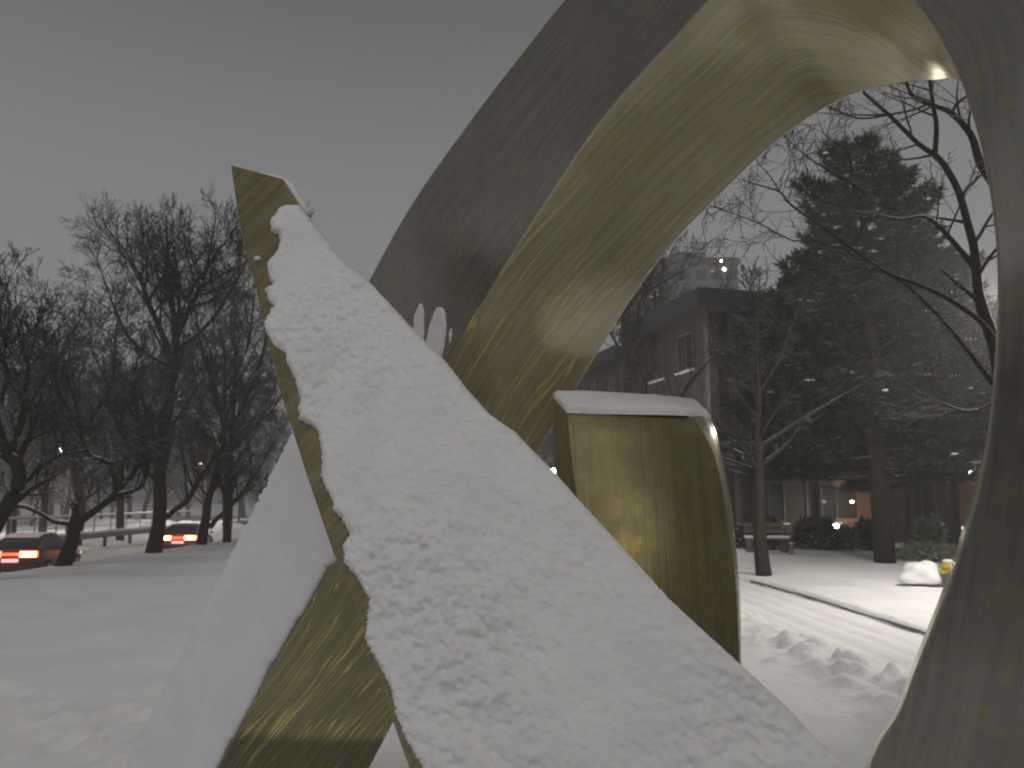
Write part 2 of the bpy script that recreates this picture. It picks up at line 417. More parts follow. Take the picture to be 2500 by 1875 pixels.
def snow_patch(name, fn, Lt, Rt, y0, y1, T, r, step, ncol, jag=0, rough=.3, free_top=True, free_bot=True, seed=0, parent=None, m=M_snow, fluff=1.0):
    """rounded layer of snow lying on a face; Lt/Rt tables give the measured outline"""
    ny = int((y1 - y0) / step) + 1; V = []; 
    for j in range(ny):
        py = y0 + (y1 - y0) * j / (ny - 1)
        xl, xr = interp(Lt, py), interp(Rt, py)
        if jag:
            xl += jag * (noise.noise((py * .035, seed, 0)) * .3 + noise.noise((py * .11, seed, 4)) * .9 + noise.noise((py * .25, seed, 9)) * .9)
            xr += jag * .35 * (noise.noise((py * .09, seed + 7, 0)) + noise.noise((py * .25, seed + 7, 3)) * .6)
        for k in range(ncol):
            s = .5 - .5 * math.cos(math.pi * k / (ncol - 1)); s = .5 * s + .5 * k / (ncol - 1)
            px = xl + (xr - xl) * s
            p, n = fn(px, py)
            d = min(px - xl, (xr - px))
            if free_top: d = min(d, (py - y0) * 1.0)
            if free_bot: d = min(d, (y1 - py))
            q = min(max(d / r, 0), 1); h = T * math.sqrt(max(0, 1 - (1 - q) ** 2))
            w_ = min(1, q * 1.2)
            nn = noise.noise(p * 9 + Vector((seed, 0, 0))) * .6 + noise.noise(p * 26 + Vector((seed, 3, 0))) * .75 + noise.noise(p * 58) * .5
            nn += .5 * noise.noise(p * 5 + Vector((seed, 9, 0)))
            nn *= .45 + 1.5 * max(0.0, noise.noise(p * 2.6 + Vector((0, seed, 5))) + .30)
            h = h * (1 + rough * nn * .9) + rough * .012 * nn * w_ * fluff
            V.append(p + n * (h if q > 0 else -.004))
    i = np.arange(ncol * (ny - 1)).reshape(ny - 1, ncol)[:, :-1].ravel()
    me = np_mesh(name, [tuple(v) for v in V], np.stack([i, i + ncol, i + ncol + 1, i + 1], 1), True)
    return link(name, me, m, parent)

arch = empty('bronze_arch', (P(600, 2200, 3.7).x, P(600, 2200, 3.7).y, 0), 'huge weathered bronze arch that curves over the frame and comes down at the right', 'sculpture', 'bronze sculpture pieces')
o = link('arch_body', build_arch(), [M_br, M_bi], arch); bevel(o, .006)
aL = [(684, 901), (1063, 712), (1470, 508), (1875, 305), (2200, 152)]
aR = [(962, 1150), (1290, 874), (1372, 818), (1385, 800), (1500, 738), (1512, 726), (1610, 672), (1622, 660), (1700, 624), (1800, 570), (1812, 560), (1875, 530), (2200, 370)]
o = snow_patch('snow_layer', surf_arch(), aL, aR, 1000, 2160, .022, 22, 6, 60, jag=7, rough=.12, free_top=False, free_bot=False, seed=3, parent=arch, m=M_snow_leg, fluff=.2)
o['label'] = 'thin smooth snow lying on the outer face of the lower leg'
# three tongues of snow left above the crossing
def tongue(y0, y1, Lt, Rt, sd, T=.012):
    o = snow_patch('snow_patch', surf_arch(), Lt, Rt, y0, y1, T, 5, 3, 14, jag=2.0, rough=.1, free_bot=False, seed=sd, parent=arch, m=M_snow_leg, fluff=.1); return o
tongue(740, 1010, [(740, 1027), (775, 1012), (800, 1012), (845, 1004), (1010, 880)], [(740, 1031), (760, 1036), (835, 1036), (850, 1062), (1010, 1060)], 5)
tongue(750, 1010, [(750, 1068), (765, 1062), (795, 1050), (850, 1040), (1010, 960)], [(750, 1082), (765, 1088), (800, 1091), (850, 1085), (890, 1075), (1010, 1062)], 6)
tongue(800, 836, [(800, 1101), (818, 1096), (836, 1098)], [(800, 1104), (818, 1104), (836, 1101)], 8, .006)

# leaning blade in front
b0, b1, b2 = P(562, 401, 3.35), P(997, 1875, 1.95), P(2074, 1875, 1.72)
bn = (b1 - b0).cross(b2 - b0).normalized()
if bn.dot(CAM - b0) < 0: bn = -bn
def on_blade(px, py):
    v = ray(px, py); t = (b0 - CAM).dot(bn) / v.dot(bn); return CAM + v * t
def surf_blade(px, py): return on_blade(px, py), bn
Lb = [(401, 562), (542, 582), (701, 622), (938, 678), (1150, 744), (1347, 811), (1465, 862), (1565, 897), (1775, 962), (1875, 997)]
Rb = [(435, 690), (512, 738), (621, 822), (691, 898), (813, 1010), (887, 1082), (1017, 1190), (1113, 1303), (1209, 1393), (1333, 1506), (1469, 1630), (1627, 1800), (1729, 1912), (1875, 2064)]
outline = [on_blade(x, y) for y, x in Lb]
def to_ground(p, q, z=-.1):
    d = (q - p).normalized(); return q + d * ((q.z - z) / -d.z)
lb = to_ground(on_blade(897, 1565), on_blade(997, 1875)); rb = on_blade(2064, 1875)
rb2 = to_ground(rb, rb + (lb - on_blade(997, 1875)).normalized() + Vector((.12, 0, 0)))
outline += [lb, rb2, rb] + [on_blade(x, y) for y, x in Rb[::-1][1:]]
def slab(name, pts, n, th, m, parent, uvs=1.0):
    bm = bmesh.new(); A = [bm.verts.new(p) for p in pts]; B = [bm.verts.new(p - n * th) for p in pts]
    bm.faces.new(A); bm.faces.new(B[::-1])
    for k in range(len(A)): bm.faces.new((A[k], B[k], B[(k+1) % len(A)], A[(k+1) % len(A)]))
    bmesh.ops.triangulate(bm, faces=[f for f in bm.faces if len(f.verts) > 4])
    bmesh.ops.recalc_face_normals(bm, faces=bm.faces[:])
    uvl = bm.loops.layers.uv.new('UVMap'); ax = Vector((.45, -.3, .85)).normalized(); ay = ax.cross(n).normalized()
    for f in bm.faces:
        for lp in f.loops: lp[uvl].uv = (lp.vert.co.dot(ay), lp.vert.co.dot(ax))
    me = bpy.data.meshes.new(name); bm.to_mesh(me); bm.free()
    o = link(name, me, m, parent); bevel(o, .008, 3); return o
blade = empty('bronze_spike', (lb.x, lb.y, 0), 'pointed bronze blade leaning across the foreground under thick snow', 'sculpture', 'bronze sculpture pieces')
slab('blade_body', outline, bn, .16, M_bs, blade)
SL = [(505, 722), (507, 708), (520, 681), (545, 663), (567, 666), (580, 688), (614, 684), (650, 656), (690, 662), (704, 674), (715, 652), (740, 660), (755, 674), (798, 648), (830, 662), (849, 674), (864, 699), (893, 706), (929, 724),
      (983, 738), (1000, 734), (1028, 735), (1045, 770), (1062, 782), (1100, 788), (1141, 791), (1150, 787), (1180, 792), (1232, 818), (1246, 816), (1272, 840), (1307, 857), (1338, 842), (1377, 845), (1412, 875), (1465, 905), (1500, 901), (1565, 895),
      (1618, 925), (1687, 960), (1749, 971), (1805, 993), (1875, 1036), (2100, 1150)]
SR = [(505, 735), (512, 740), (560, 779), (621, 825), (660, 862), (691, 904), (740, 950), (813, 1017), (887, 1092), (950, 1140), (1017, 1200), (1060, 1262), (1113, 1313), (1160, 1360), (1209, 1403), (1333, 1516), (1469, 1640), (1560, 1738), (1627, 1812), (1729, 1924), (1808, 1996), (1875, 2078), (2100, 2290)]
o = snow_patch('snow_layer', surf_blade, SL, SR, 505, 2080, .036, 24, 2.8, 240, jag=6, rough=.27, free_top=True, free_bot=False, seed=1, parent=blade)
o['label'] = 'thick lumpy snow covering the blade'
# thin ridge of snow on the cut tip
tipb = MB(); pts = []; rad = []
for k, (x, y) in enumerate([(572, 405), (600, 409), (630, 417), (660, 425), (685, 433), (700, 444), (716, 468), (732, 492), (745, 512)]):
    p = on_blade(x, y) - bn * .035; pts.append(p); rad.append([.004, .010, .016, .021, .022, .018, .014, .014, .012][k])
tipb.tube(pts, rad, 10)
link('snow_ridge', tipb.mesh('snow_ridge', True), M_snow, blade)
# a clot of snow stuck on the bare bronze margin
cl = MB().ball(on_blade(631, 633) + bn * .004, .012, (1.2, 1, .8)); link('snow_clot', cl.mesh('snow_clot', True), M_snow, blade)

# upright stump with a snow cap
stump = empty('bronze_stump', (P(1600, 1700, 2.75).x, P(1600, 1700, 2.75).y, 0), 'short upright bronze block with a flat cap of snow in the middle', 'sculpture', 'bronze sculpture pieces')
def build_stump():
    # each row: front-left, front-right bevel start, right silhouette, back-right, back-left
    ST = [(1385,1676,1731,1700,1351,1006,1010,1018,985,966),(1388,1712,1748,1720,1351,1040,1050,1052,1030,1010),(1394,1742,1760,1735,1353,1103,1110,1108,1090,1075),
          (1408,1768,1782,1750,1358,1212,1216,1212,1200,1180),(1430,1785,1796,1765,1372,1330,1330,1325,1320,1290),(1448,1797,1806,1775,1388,1450,1450,1448,1440,1410),
          (1458,1804,1810,1780,1396,1625,1627,1625,1600,1580),(1466,1806,1812,1782,1400,1875,1875,1875,1860,1840),(1470,1800,1806,1780,1405,2480,2480,2480,2480,2480)]
    DD = [2.80,2.79,2.775,2.745,2.71,2.68,2.64,2.585,2.42]; OF = [(0,.04,.16,.42,.24),(0,.03,.13,.42,.24),(0,.03,.11,.42,.24),(0,.02,.09,.40,.24),(0,.02,.07,.40,.25),(0,.02,.06,.40,.25),(0,.02,.05,.40,.25),(0,.02,.05,.40,.25),(0,.02,.05,.40,.25)]
    rows = [tuple((q[k], q[k + 5], DD[j] + OF[j][k]) for k in range(5)) for j, q in enumerate(ST)]
    bm = bmesh.new(); uvl = bm.loops.layers.uv.new('UVMap'); RR = []
    rows3 = [[P(*q) for q in r] for r in rows]; n = len(rows3) - 1
    for j in range(n * 6 + 1):
        t = min(j / 6, n - 1e-6); i = int(t); f = t - i
        r = [cr3(rows3[max(i-1,0)][k], rows3[i][k], rows3[min(i+1,n)][k], rows3[min(i+2,n)][k], f) for k in range(5)]
        q = []
        for k in range(7): q.append(r[0].lerp(r[1], k / 7) + (CAM - r[0]).normalized() * .018 * math.sin(math.pi * k / 7))
        q.append(r[1]); q.append(r[1].lerp(r[2], .5) + (CAM - r[1]).normalized() * .01); q.append(r[2]); q.append(r[3]); q.append(r[4])
        RR.append([bm.verts.new(x) for x in q])
    m = len(RR[0])
    for A, B in zip(RR, RR[1:]):
        for k in range(m):
            f = bm.faces.new((A[k], A[(k+1) % m], B[(k+1) % m], B[k])); f.smooth = True
    bm.faces.new(RR[0]); bm.faces.new(RR[-1][::-1]); bmesh.ops.recalc_face_normals(bm, faces=bm.faces[:])
    for f in bm.faces:
        for lp in f.loops: lp[uvl].uv = (lp.vert.co.x + lp.vert.co.y * .3, lp.vert.co.z)
    me = bpy.data.meshes.new('stump_body'); bm.to_mesh(me); bm.free(); me.set_sharp_from_angle(angle=R(32)); return me
o = link('stump_body', build_stump(), M_bs, stump)
s0, s1, s2 = P(1385, 1006, 2.62), P(1731, 1018, 2.78), P(1351, 966, 2.86)
sn = (s1 - s0).cross(s2 - s0).normalized(); sn = sn if sn.z > 0 else -sn
def surf_st(px, py):
    v = ray(px, py); t = (s0 - CAM).dot(sn) / v.dot(sn); return CAM + v * t, sn
# cap: filled outline, rounded, extruded as soft snow
def cap():
    ol = [(1350,968,3.04),(1384,1006,2.79),(1450,1009,2.79),(1520,1010,2.79),(1600,1011,2.80),(1676,1013,2.82),(1733,1021,2.96),(1702,990,3.21),(1600,979,3.16),(1480,972,3.10)]
    ol = [P(*q) for q in ol]; cen = sum(ol, Vector()) / len(ol); bm = bmesh.new(); prev = None
    fine = []
    for k in range(len(ol)):
        for j in range(8): fine.append(ol[k].lerp(ol[(k+1) % len(ol)], j / 8))
    Rn = []
    for f, h in ((1.0, -.003), (1.0, .012), (.975, .022), (.93, .028), (.82, .031), (.6, .033), (.3, .034)):
        Rn.append([bm.verts.new(cen.lerp(p, f) + Vector((0, 0, h + (.004 * noise.noise(p * 22 + Vector((0, 0, f * 3))) if h > 0 else 0)))) for p in fine])
    for A, B in zip(Rn, Rn[1:]):
        for k in range(len(A)): bm.faces.new((A[k], A[(k+1) % len(A)], B[(k+1) % len(A)], B[k])).smooth = True
    bm.faces.new(Rn[-1]).smooth = True
    bmesh.ops.recalc_face_normals(bm, faces=bm.faces[:]); me = bpy.data.meshes.new('snow_cap'); bm.to_mesh(me); bm.free(); return me
link('snow_cap', cap(), M_snow, stump)

# ================================================================ BUILDINGS
M_brick = mat('brick', (.16, .09, .06), .9)
def brickify(m, a, b, mo):
    t = N(m, 'ShaderNodeTexCoord').outputs['Object']; br = N(m, 'ShaderNodeTexBrick')
    mp = N(m, 'ShaderNodeMapping'); L(m, t, mp.inputs[0]); mp.inputs['Rotation'].default_value = (R(90), 0, 0)
    L(m, mp.outputs[0], br.inputs[0]); br.inputs['Scale'].default_value = 4.6; br.inputs['Color1'].default_value = (*a, 1); br.inputs['Color2'].default_value = (*b, 1); br.inputs['Mortar'].default_value = (*mo, 1)
    c = mixc(m, noisetex(m, t, .8, 4), br.outputs[0], tuple(x * .55 for x in a))
    L(m, c, m.node_tree.nodes['Principled BSDF'].inputs['Base Color'])
brickify(M_brick, (.075, .06, .048), (.06, .05, .042), (.09, .083, .075))
M_pil = mat('pale_pilaster', (.13, .12, .105), .9)
M_eave = mat('dark_eave', (.035, .036, .036), .8)
M_frame = mat('window_frame', (.09, .085, .08), .6)
M_glass = mat('dark_glass', (.03, .032, .036), .12)
M_glow = mat('lit_window', (.3, .28, .24), .5, 0, (1, .86, .62), .55)
M_glow2 = mat('bright_window', (.5, .5, .5), .5, 0, (1, .95, .85), 2.2)
M_tower = mat('tower_concrete', (.17, .165, .16), .9)
M_metal = mat('galvanised', (.22, .22, .22), .5, .6)
M_dark = mat('black_metal', (.03, .03, .03), .5, .3)
M_bulb = mat('lamp_white', (.8, .8, .8), .4, 0, (1, .96, .88), 22)
M_bulbc = mat('lamp_cool', (.8, .8, .8), .4, 0, (.75, .85, 1), 40)
M_bulbw = mat('lamp_warm', (.8, .8, .8), .4, 0, (1, .85, .5), 14)

ROT = R(15)
bld = empty('apartment_building', (6.45, 26.0, gz(6.45, 26)), 'dark brick apartment block with deep overhanging eaves behind the pines', 'building', rz=ROT)
def bx(name, m, parent, *a, world=False):
    o = link(name, MB().box(*a).mesh(name), m, parent, world=False); return o
HB = 7.75
for (x0, x1, y0, y1) in ((0.35, 19.0, .45, 9.0), (-.2+.9, 12.0, 10.3, 16.0), (-.1+.6, 9.0, 16.3, 24.0)):
    pass
blocks = [(.35, 19.0, .45, 6.6), (-.35 + 2.0, 12.0, 6.6, 16.6)]
def place(px, y):  # block corner in building space from a measured pixel column
    x = (px - 1250) / F * y * .99; v = Matrix.Rotation(-ROT, 4, 'Z') @ Vector((x - 6.45, y - 26.0, 0)); return v.x, v.y
blk = [(.35, 19.0, .45, 6.2)]
cx, cy = place(1508, 36.5); blk.append((cx + .4, 14.0, cy, cy + 7))
cx3, cy3 = place(1452, 42.5); blk.append((cx3 + .4, 12.0, max(cy3, cy + 7.003), cy + 14))
wf = MB(); wf.box(-.62, .62, -.05, .07, -.68, -.60); wf.box(-.62, .62, -.05, .07, .60, .68); wf.box(-.62, -.54, -.05, .07, -.60, .60); wf.box(.54, .62, -.05, .07, -.60, .60); wf.box(-.03, .03, -.03, .05, -.60, .60)
wf_me = wf.mesh('window'); wf_me.materials.append(M_frame)
wp_me = MB().box(-.54, .54, 0, .03, -.60, .60).mesh('pane'); wp_me.materials.append(M_glass)
wp_lit = wp_me.copy(); wp_lit.materials.clear(); wp_lit.materials.append(M_glow)
ws_me = MB().box(-.70, .70, -.14, -.051, -.76, -.70).mesh('window_sill'); ws_me.materials.append(M_snow)
def window(parent, x, y, z, rz, lit=False, sc=1.0):
    f = link('window', wf_me, None, parent, world=False); f.location = (x, y, z); f.rotation_euler.z = rz; f.scale = (sc, 1, sc)
    p = link('pane', wp_lit if lit else wp_me, None, f, world=False); s = link('window_sill', ws_me, None, f, world=False)
    return f
for bi, (x0, x1, y0, y1) in enumerate(blk):
    bx('wall', M_brick, bld, x0, x1, y0, y1, -1.5, HB)
    eb = MB().box(x0 - .75, x1 + .75, y0 - .8, y1 + (.3 if bi < 2 else .8), HB + .002, HB + .62).mesh('eave'); link('eave', eb, M_eave, bld, world=False)
    bx('roof_snow', M_snow, bld, x0 - .2, x1 + .2, y0 - .2, y1 - .05, HB + .622, HB + .68)
    bx('pilaster', M_pil, bld, x0 - .05, x0 + .28, y0 - .06, y0 + .25, -1.4, HB - .01)
    if bi == 0:
        bx('pilaster', M_pil, bld, x0 + .75, x0 + .95, y0 - .05, y0 + .1, -1.4, HB - .01)
    for fl in range(3):
        z = 1.35 + 2.65 * fl
        xw = x0 + 2.0
        while xw < x1 - 1 and (bi == 0 or xw < x0 + 4):
            window(bld, xw, y0 - .02, z, 0, lit=False); xw += 2.05
        for yy in (y0 + 1.6, y0 + 4.0): window(bld, x0 - .02, yy, z, -math.pi / 2)
# warm lit bay: lintel and lower band of pale brick
M_lbr = mat('orange_brick', (.30, .17, .08), .9); brickify(M_lbr, (.34, .19, .09), (.26, .14, .07), (.30, .25, .2))
def to_b(px, py, y): v = W(px, py, y); m = wm(bld).inverted(); return m @ v
q = to_b(2035, 1183, 27.6); q2 = to_b(2152, 1271, 28.0)
bx('brick_band', M_lbr, bld, q.x, q2.x, .36, .447, q.z - .05, q.z + .14)
bx('brick_band', M_lbr, bld, q.x, q2.x, .34, .447, q2.z - .75, q2.z + .1)
bx('brick_pier', M_lbr, bld, q2.x - .85, q2.x - .35, .35, .447, q2.z + .102, q.z - .052)
# projecting right wing with the pinkish wall
bx('wing_wall', M_lbr, bld, 9.95, 13.6, -1.9, .445, -1.5, 2.5)
bx('wing_roof', M_eave, bld, 9.8, 13.75, -2.1, .44, 2.502, 2.66)
bx('wing_snow', M_snow, bld, 9.82, 13.73, -2.08, .43, 2.662, 2.74)
for xx in (10.75, 12.1): window(bld, xx, -1.93, 1.55, 0, lit=(xx < 11), sc=.42)

def wall_lamp(px, py, y, label, e_w, bulb, r=.09, col=(1, .9, .75), sc=1.0):
    p = W(px, py, y); t = empty('wall_lamp', p, label, 'lamp', 'small lit lamps on the apartment block')
    link('lamp_globe', MB().ball((0, 0, 0), r, (1.3 * sc, 1, .8)).mesh('lamp_globe', True), bulb, t, world=False)
    link('bracket', MB().box(-.03, .03, .02, .3, .05, .10).mesh('bracket'), M_dark, t, world=False)
    if e_w:
        ld = bpy.data.lights.new('lamp_light', 'POINT'); ld.energy = e_w; ld.color = col; ld.shadow_soft_size = .1
        lo = bpy.data.objects.new('lamp_light', ld); COL.objects.link(lo); lo.parent = t; lo.location = (0, -.35, 0)
    return t
wall_lamp(2040, 1284, 26.6, 'bright low lamp beside the orange brick bay', 34, M_bulb, .085)
wall_lamp(2080, 1225, 27.0, 'small warm lamp in front of the dark ground floor window', 9, M_bulbw, .055)
wall_lamp(2376, 1157, 25.6, 'brightest lamp high on the pinkish wing wall', 80, M_bulb, .12, (1, .85, .68))
wall_lamp(2321, 1178, 26.2, 'tall narrow lamp left of the brightest wall lamp', 0, M_glow2, .10, sc=.6)
wall_lamp(2345, 1292, 24.8, 'low lamp by the foot of the pinkish wing wall', 16, M_glow2, .10)

# far tower in the haze
td = 125.0
tw = empty('apartment_tower', (W(1690, 1215, td).x, td, -1), 'pale far apartment tower in the haze above the brick block', 'building')
tx = 8.6; TH_ = W(1690, 634, td).z + 1
link('wall', MB().box(-tx, tx, 0, 14, 0, TH_).mesh('wall'), M_tower, tw, world=False)
link('penthouse', MB().box(-1.5, 4.2, 3, 9, TH_, TH_ + 2.2).mesh('penthouse'), M_tower, tw, world=False)
link('parapet', MB().box(-tx - .3, tx + .3, -.3, -.002, TH_ - .8, TH_ + .3).mesh('parapet'), M_pil, tw, world=False)
tp = MB().box(-.8, .8, -.06, -.002, -.75, .75).mesh('window'); tp.materials.append(M_glass)
tpl = tp.copy(); tpl.materials.clear(); tpl.materials.append(M_glow)
for fl in range(5):
    for k in range(7):
        o = link('window', tpl if (fl, k) in ((1, 1), (2, 5)) else tp, None, tw, world=False); o.location = (-7.5 + 2.5 * k, 0, TH_ - 2.6 - 2.9 * fl)
def roof_light(px, py, y, lab, r):
    p = W(px, py, y); t = empty('roof_lamp', p, lab, 'lamp'); link('lamp_globe', MB().ball((0, 0, 0), r).mesh('lamp_globe', True), M_bulb, t, world=False)
    link('lamp_stem', MB().tube([(0, 0, -1.2), (0, 0, -r)], .05, 6).mesh('lamp_stem'), M_dark, t, world=False)
roof_light(1760, 636, 122, 'tiny light on the roof edge of the far tower', .20)
roof_light(1768, 657, 121, 'tiny light just below the roof edge of the far tower', .26)

# ================================================================ LAMPS
def street_lamp(px, py, y, label, bulb, r, power=0, col=(1, .93, .82), arm=.8, group='street lamps', gzv=None, spot=0):
    p = W(px, py, y); g = gz(p.x, p.y) if gzv is None else gzv
    t = empty('street_lamp', (p.x + arm, p.y, g), label, 'street lamp', group); hz = p.z - g
    link('pole', MB().tube([(0, 0, 0), (0, 0, hz * .5), (0, 0, hz + .25)], [.09, .07, .05], 8).mesh('pole', True, 40), M_dark, t, world=False)
    if arm: link('arm', MB().tube([(0, 0, hz + .2), (-arm * .5, 0, hz + .34), (-arm, 0, hz + .2)], .035, 6).mesh('arm', True), M_dark, t, world=False)
    link('lamp_head', MB().tube([(-arm, 0, hz + .10), (-arm, 0, hz + .16), (-arm, 0, hz + .26)], [r * 1.25, r * 1.15, r * .5], 12).mesh('lamp_head', True, 40), M_dark, t, world=False)
    link('lamp_globe', MB().ball((-arm, 0, hz), r, (1, 1, .8)).mesh('lamp_globe', True), bulb, t, world=False)
    if power:
        ld = bpy.data.lights.new('lamp_light', 'SPOT' if spot else 'POINT'); ld.energy = power; ld.color = col; ld.shadow_soft_size = r
        if spot: ld.spot_size = R(spot); ld.spot_blend = 1.0
        lo = bpy.data.objects.new('lamp_light', ld); COL.objects.link(lo); lo.parent = t; lo.location = (-arm, 0, hz - r - .06)
    return t
street_lamp(2470, 700, 11.2, 'lit driveway lamp standing hidden behind the right leg of the arch', M_bulb, .12, 1550, arm=0, spot=0, group='lamps along the driveway')
street_lamp(1353, 1152, 26, 'lit lamp peeping between the snowy blade and the stump', M_bulbc, .14, 900, arm=0, group='lamps along the driveway')
street_lamp(1628, 757, 46, 'bright lamp high beside the left eave of the brick block', M_bulb, .26, 25, arm=1.2)
street_lamp(150, 1099, 56, 'left pair of cool white lights far beyond the guard rail', M_bulbc, .16, 1200)
street_lamp(141, 1101, 74, 'fainter cool light just left of its bright twin', M_bulbc, .12, 0)
street_lamp(566, 1100, 62, 'single cool white light beside the lower edge of the blade', M_bulbc, .15, 1500)
street_lamp(490, 1132, 80, 'small yellowish light between two trunks on the left', M_bulbw, .12, 0)
tb = empty('street_lamp', (1.5, -9.0, 0), 'low lamp added out of view behind the viewer for glints in the bronze', 'street lamp', 'lamps along the driveway')  # added lamp out of view, put in for the bronze to reflect
link('pole', MB().tube([(0, 0, 0), (0, 0, 1.2), (0, 0, 2.15)], [.06, .05, .05], 8).mesh('pole', True, 40), M_dark, tb, world=False)
link('lamp_globe', MB().ball((0, 0, 2.26), .09).mesh('lamp_globe', True), M_bulb, tb, world=False)
ld = bpy.data.lights.new('lamp_light', 'POINT'); ld.energy = 75; ld.color = (1, .82, .52); ld.shadow_soft_size = .17
lo = bpy.data.objects.new('lamp_light', ld); COL.objects.link(lo); lo.parent = tb; lo.location = (0, .15, 2.25)
# lamps over the road throw their light on the snow there
street_lamp(-350, 880, 40, 'road lamp beyond the left edge of the picture', M_bulb, .2, 1600, arm=1.5)

# ================================================================ ROADSIDE: guard rail, railing
gr = empty('guard_rail', (-23, 26, -1.15), 'snow topped steel guard rail along the far side of the left road', 'guard rail')
gb = MB(); ZR = -.62
for (za, zb, off) in ((0, .09, .0), (.09, .14, .03), (.14, .20, .03), (.20, .30, .0)):
    gb.box(-23.0 + off * 0, -22.94 + off, 24, 95, ZR + za + .001, ZR + zb)
link('rail', gb.mesh('rail'), M_metal, gr)
pm = MB().box(-.07, .07, -.07, .07, 0, .72).mesh('post'); pm.materials.append(M_dark)
for k in range(24):
    o = link('post', pm, None, gr, world=False); o.location = (.0 - .10, -1 + 3.0 * k, .02)
sb_ = MB(); n_ = 60
sb_.tube([(-23.0, 24 + 71 * k / n_, ZR + .335 + .02 * math.sin(k * 1.7)) for k in range(n_ + 1)], [.085 + .015 * math.sin(k * 2.3) for k in range(n_ + 1)], 8)
link('snow_ridge', sb_.mesh('snow_ridge', True), M_snow, gr)
rl = empty('metal_railing', (-27.5, 40, -.85), 'thin metal railing behind the guard rail at the far left', 'railing')
rp = MB().tube([(0, 0, 0), (0, 0, 1.25)], .04, 6).mesh('post'); rp.materials.append(M_metal)
for k in range(14):
    o = link('post', rp, None, rl, world=False); o.location = (0, 2.2 * k, 0)
link('top_rail', MB().box(-.04, .04, -.3, 29, 1.252, 1.33).mesh('top_rail'), M_metal, rl, world=False)
link('mid_rail', MB().box(-.061, -.041, -.3, 29, .6, .64).mesh('mid_rail'), M_metal, rl, world=False)
link('snow_ridge', MB().box(-.05, .05, -.3, 29, 1.332, 1.40).mesh('snow_ridge'), M_snow, rl, world=False)

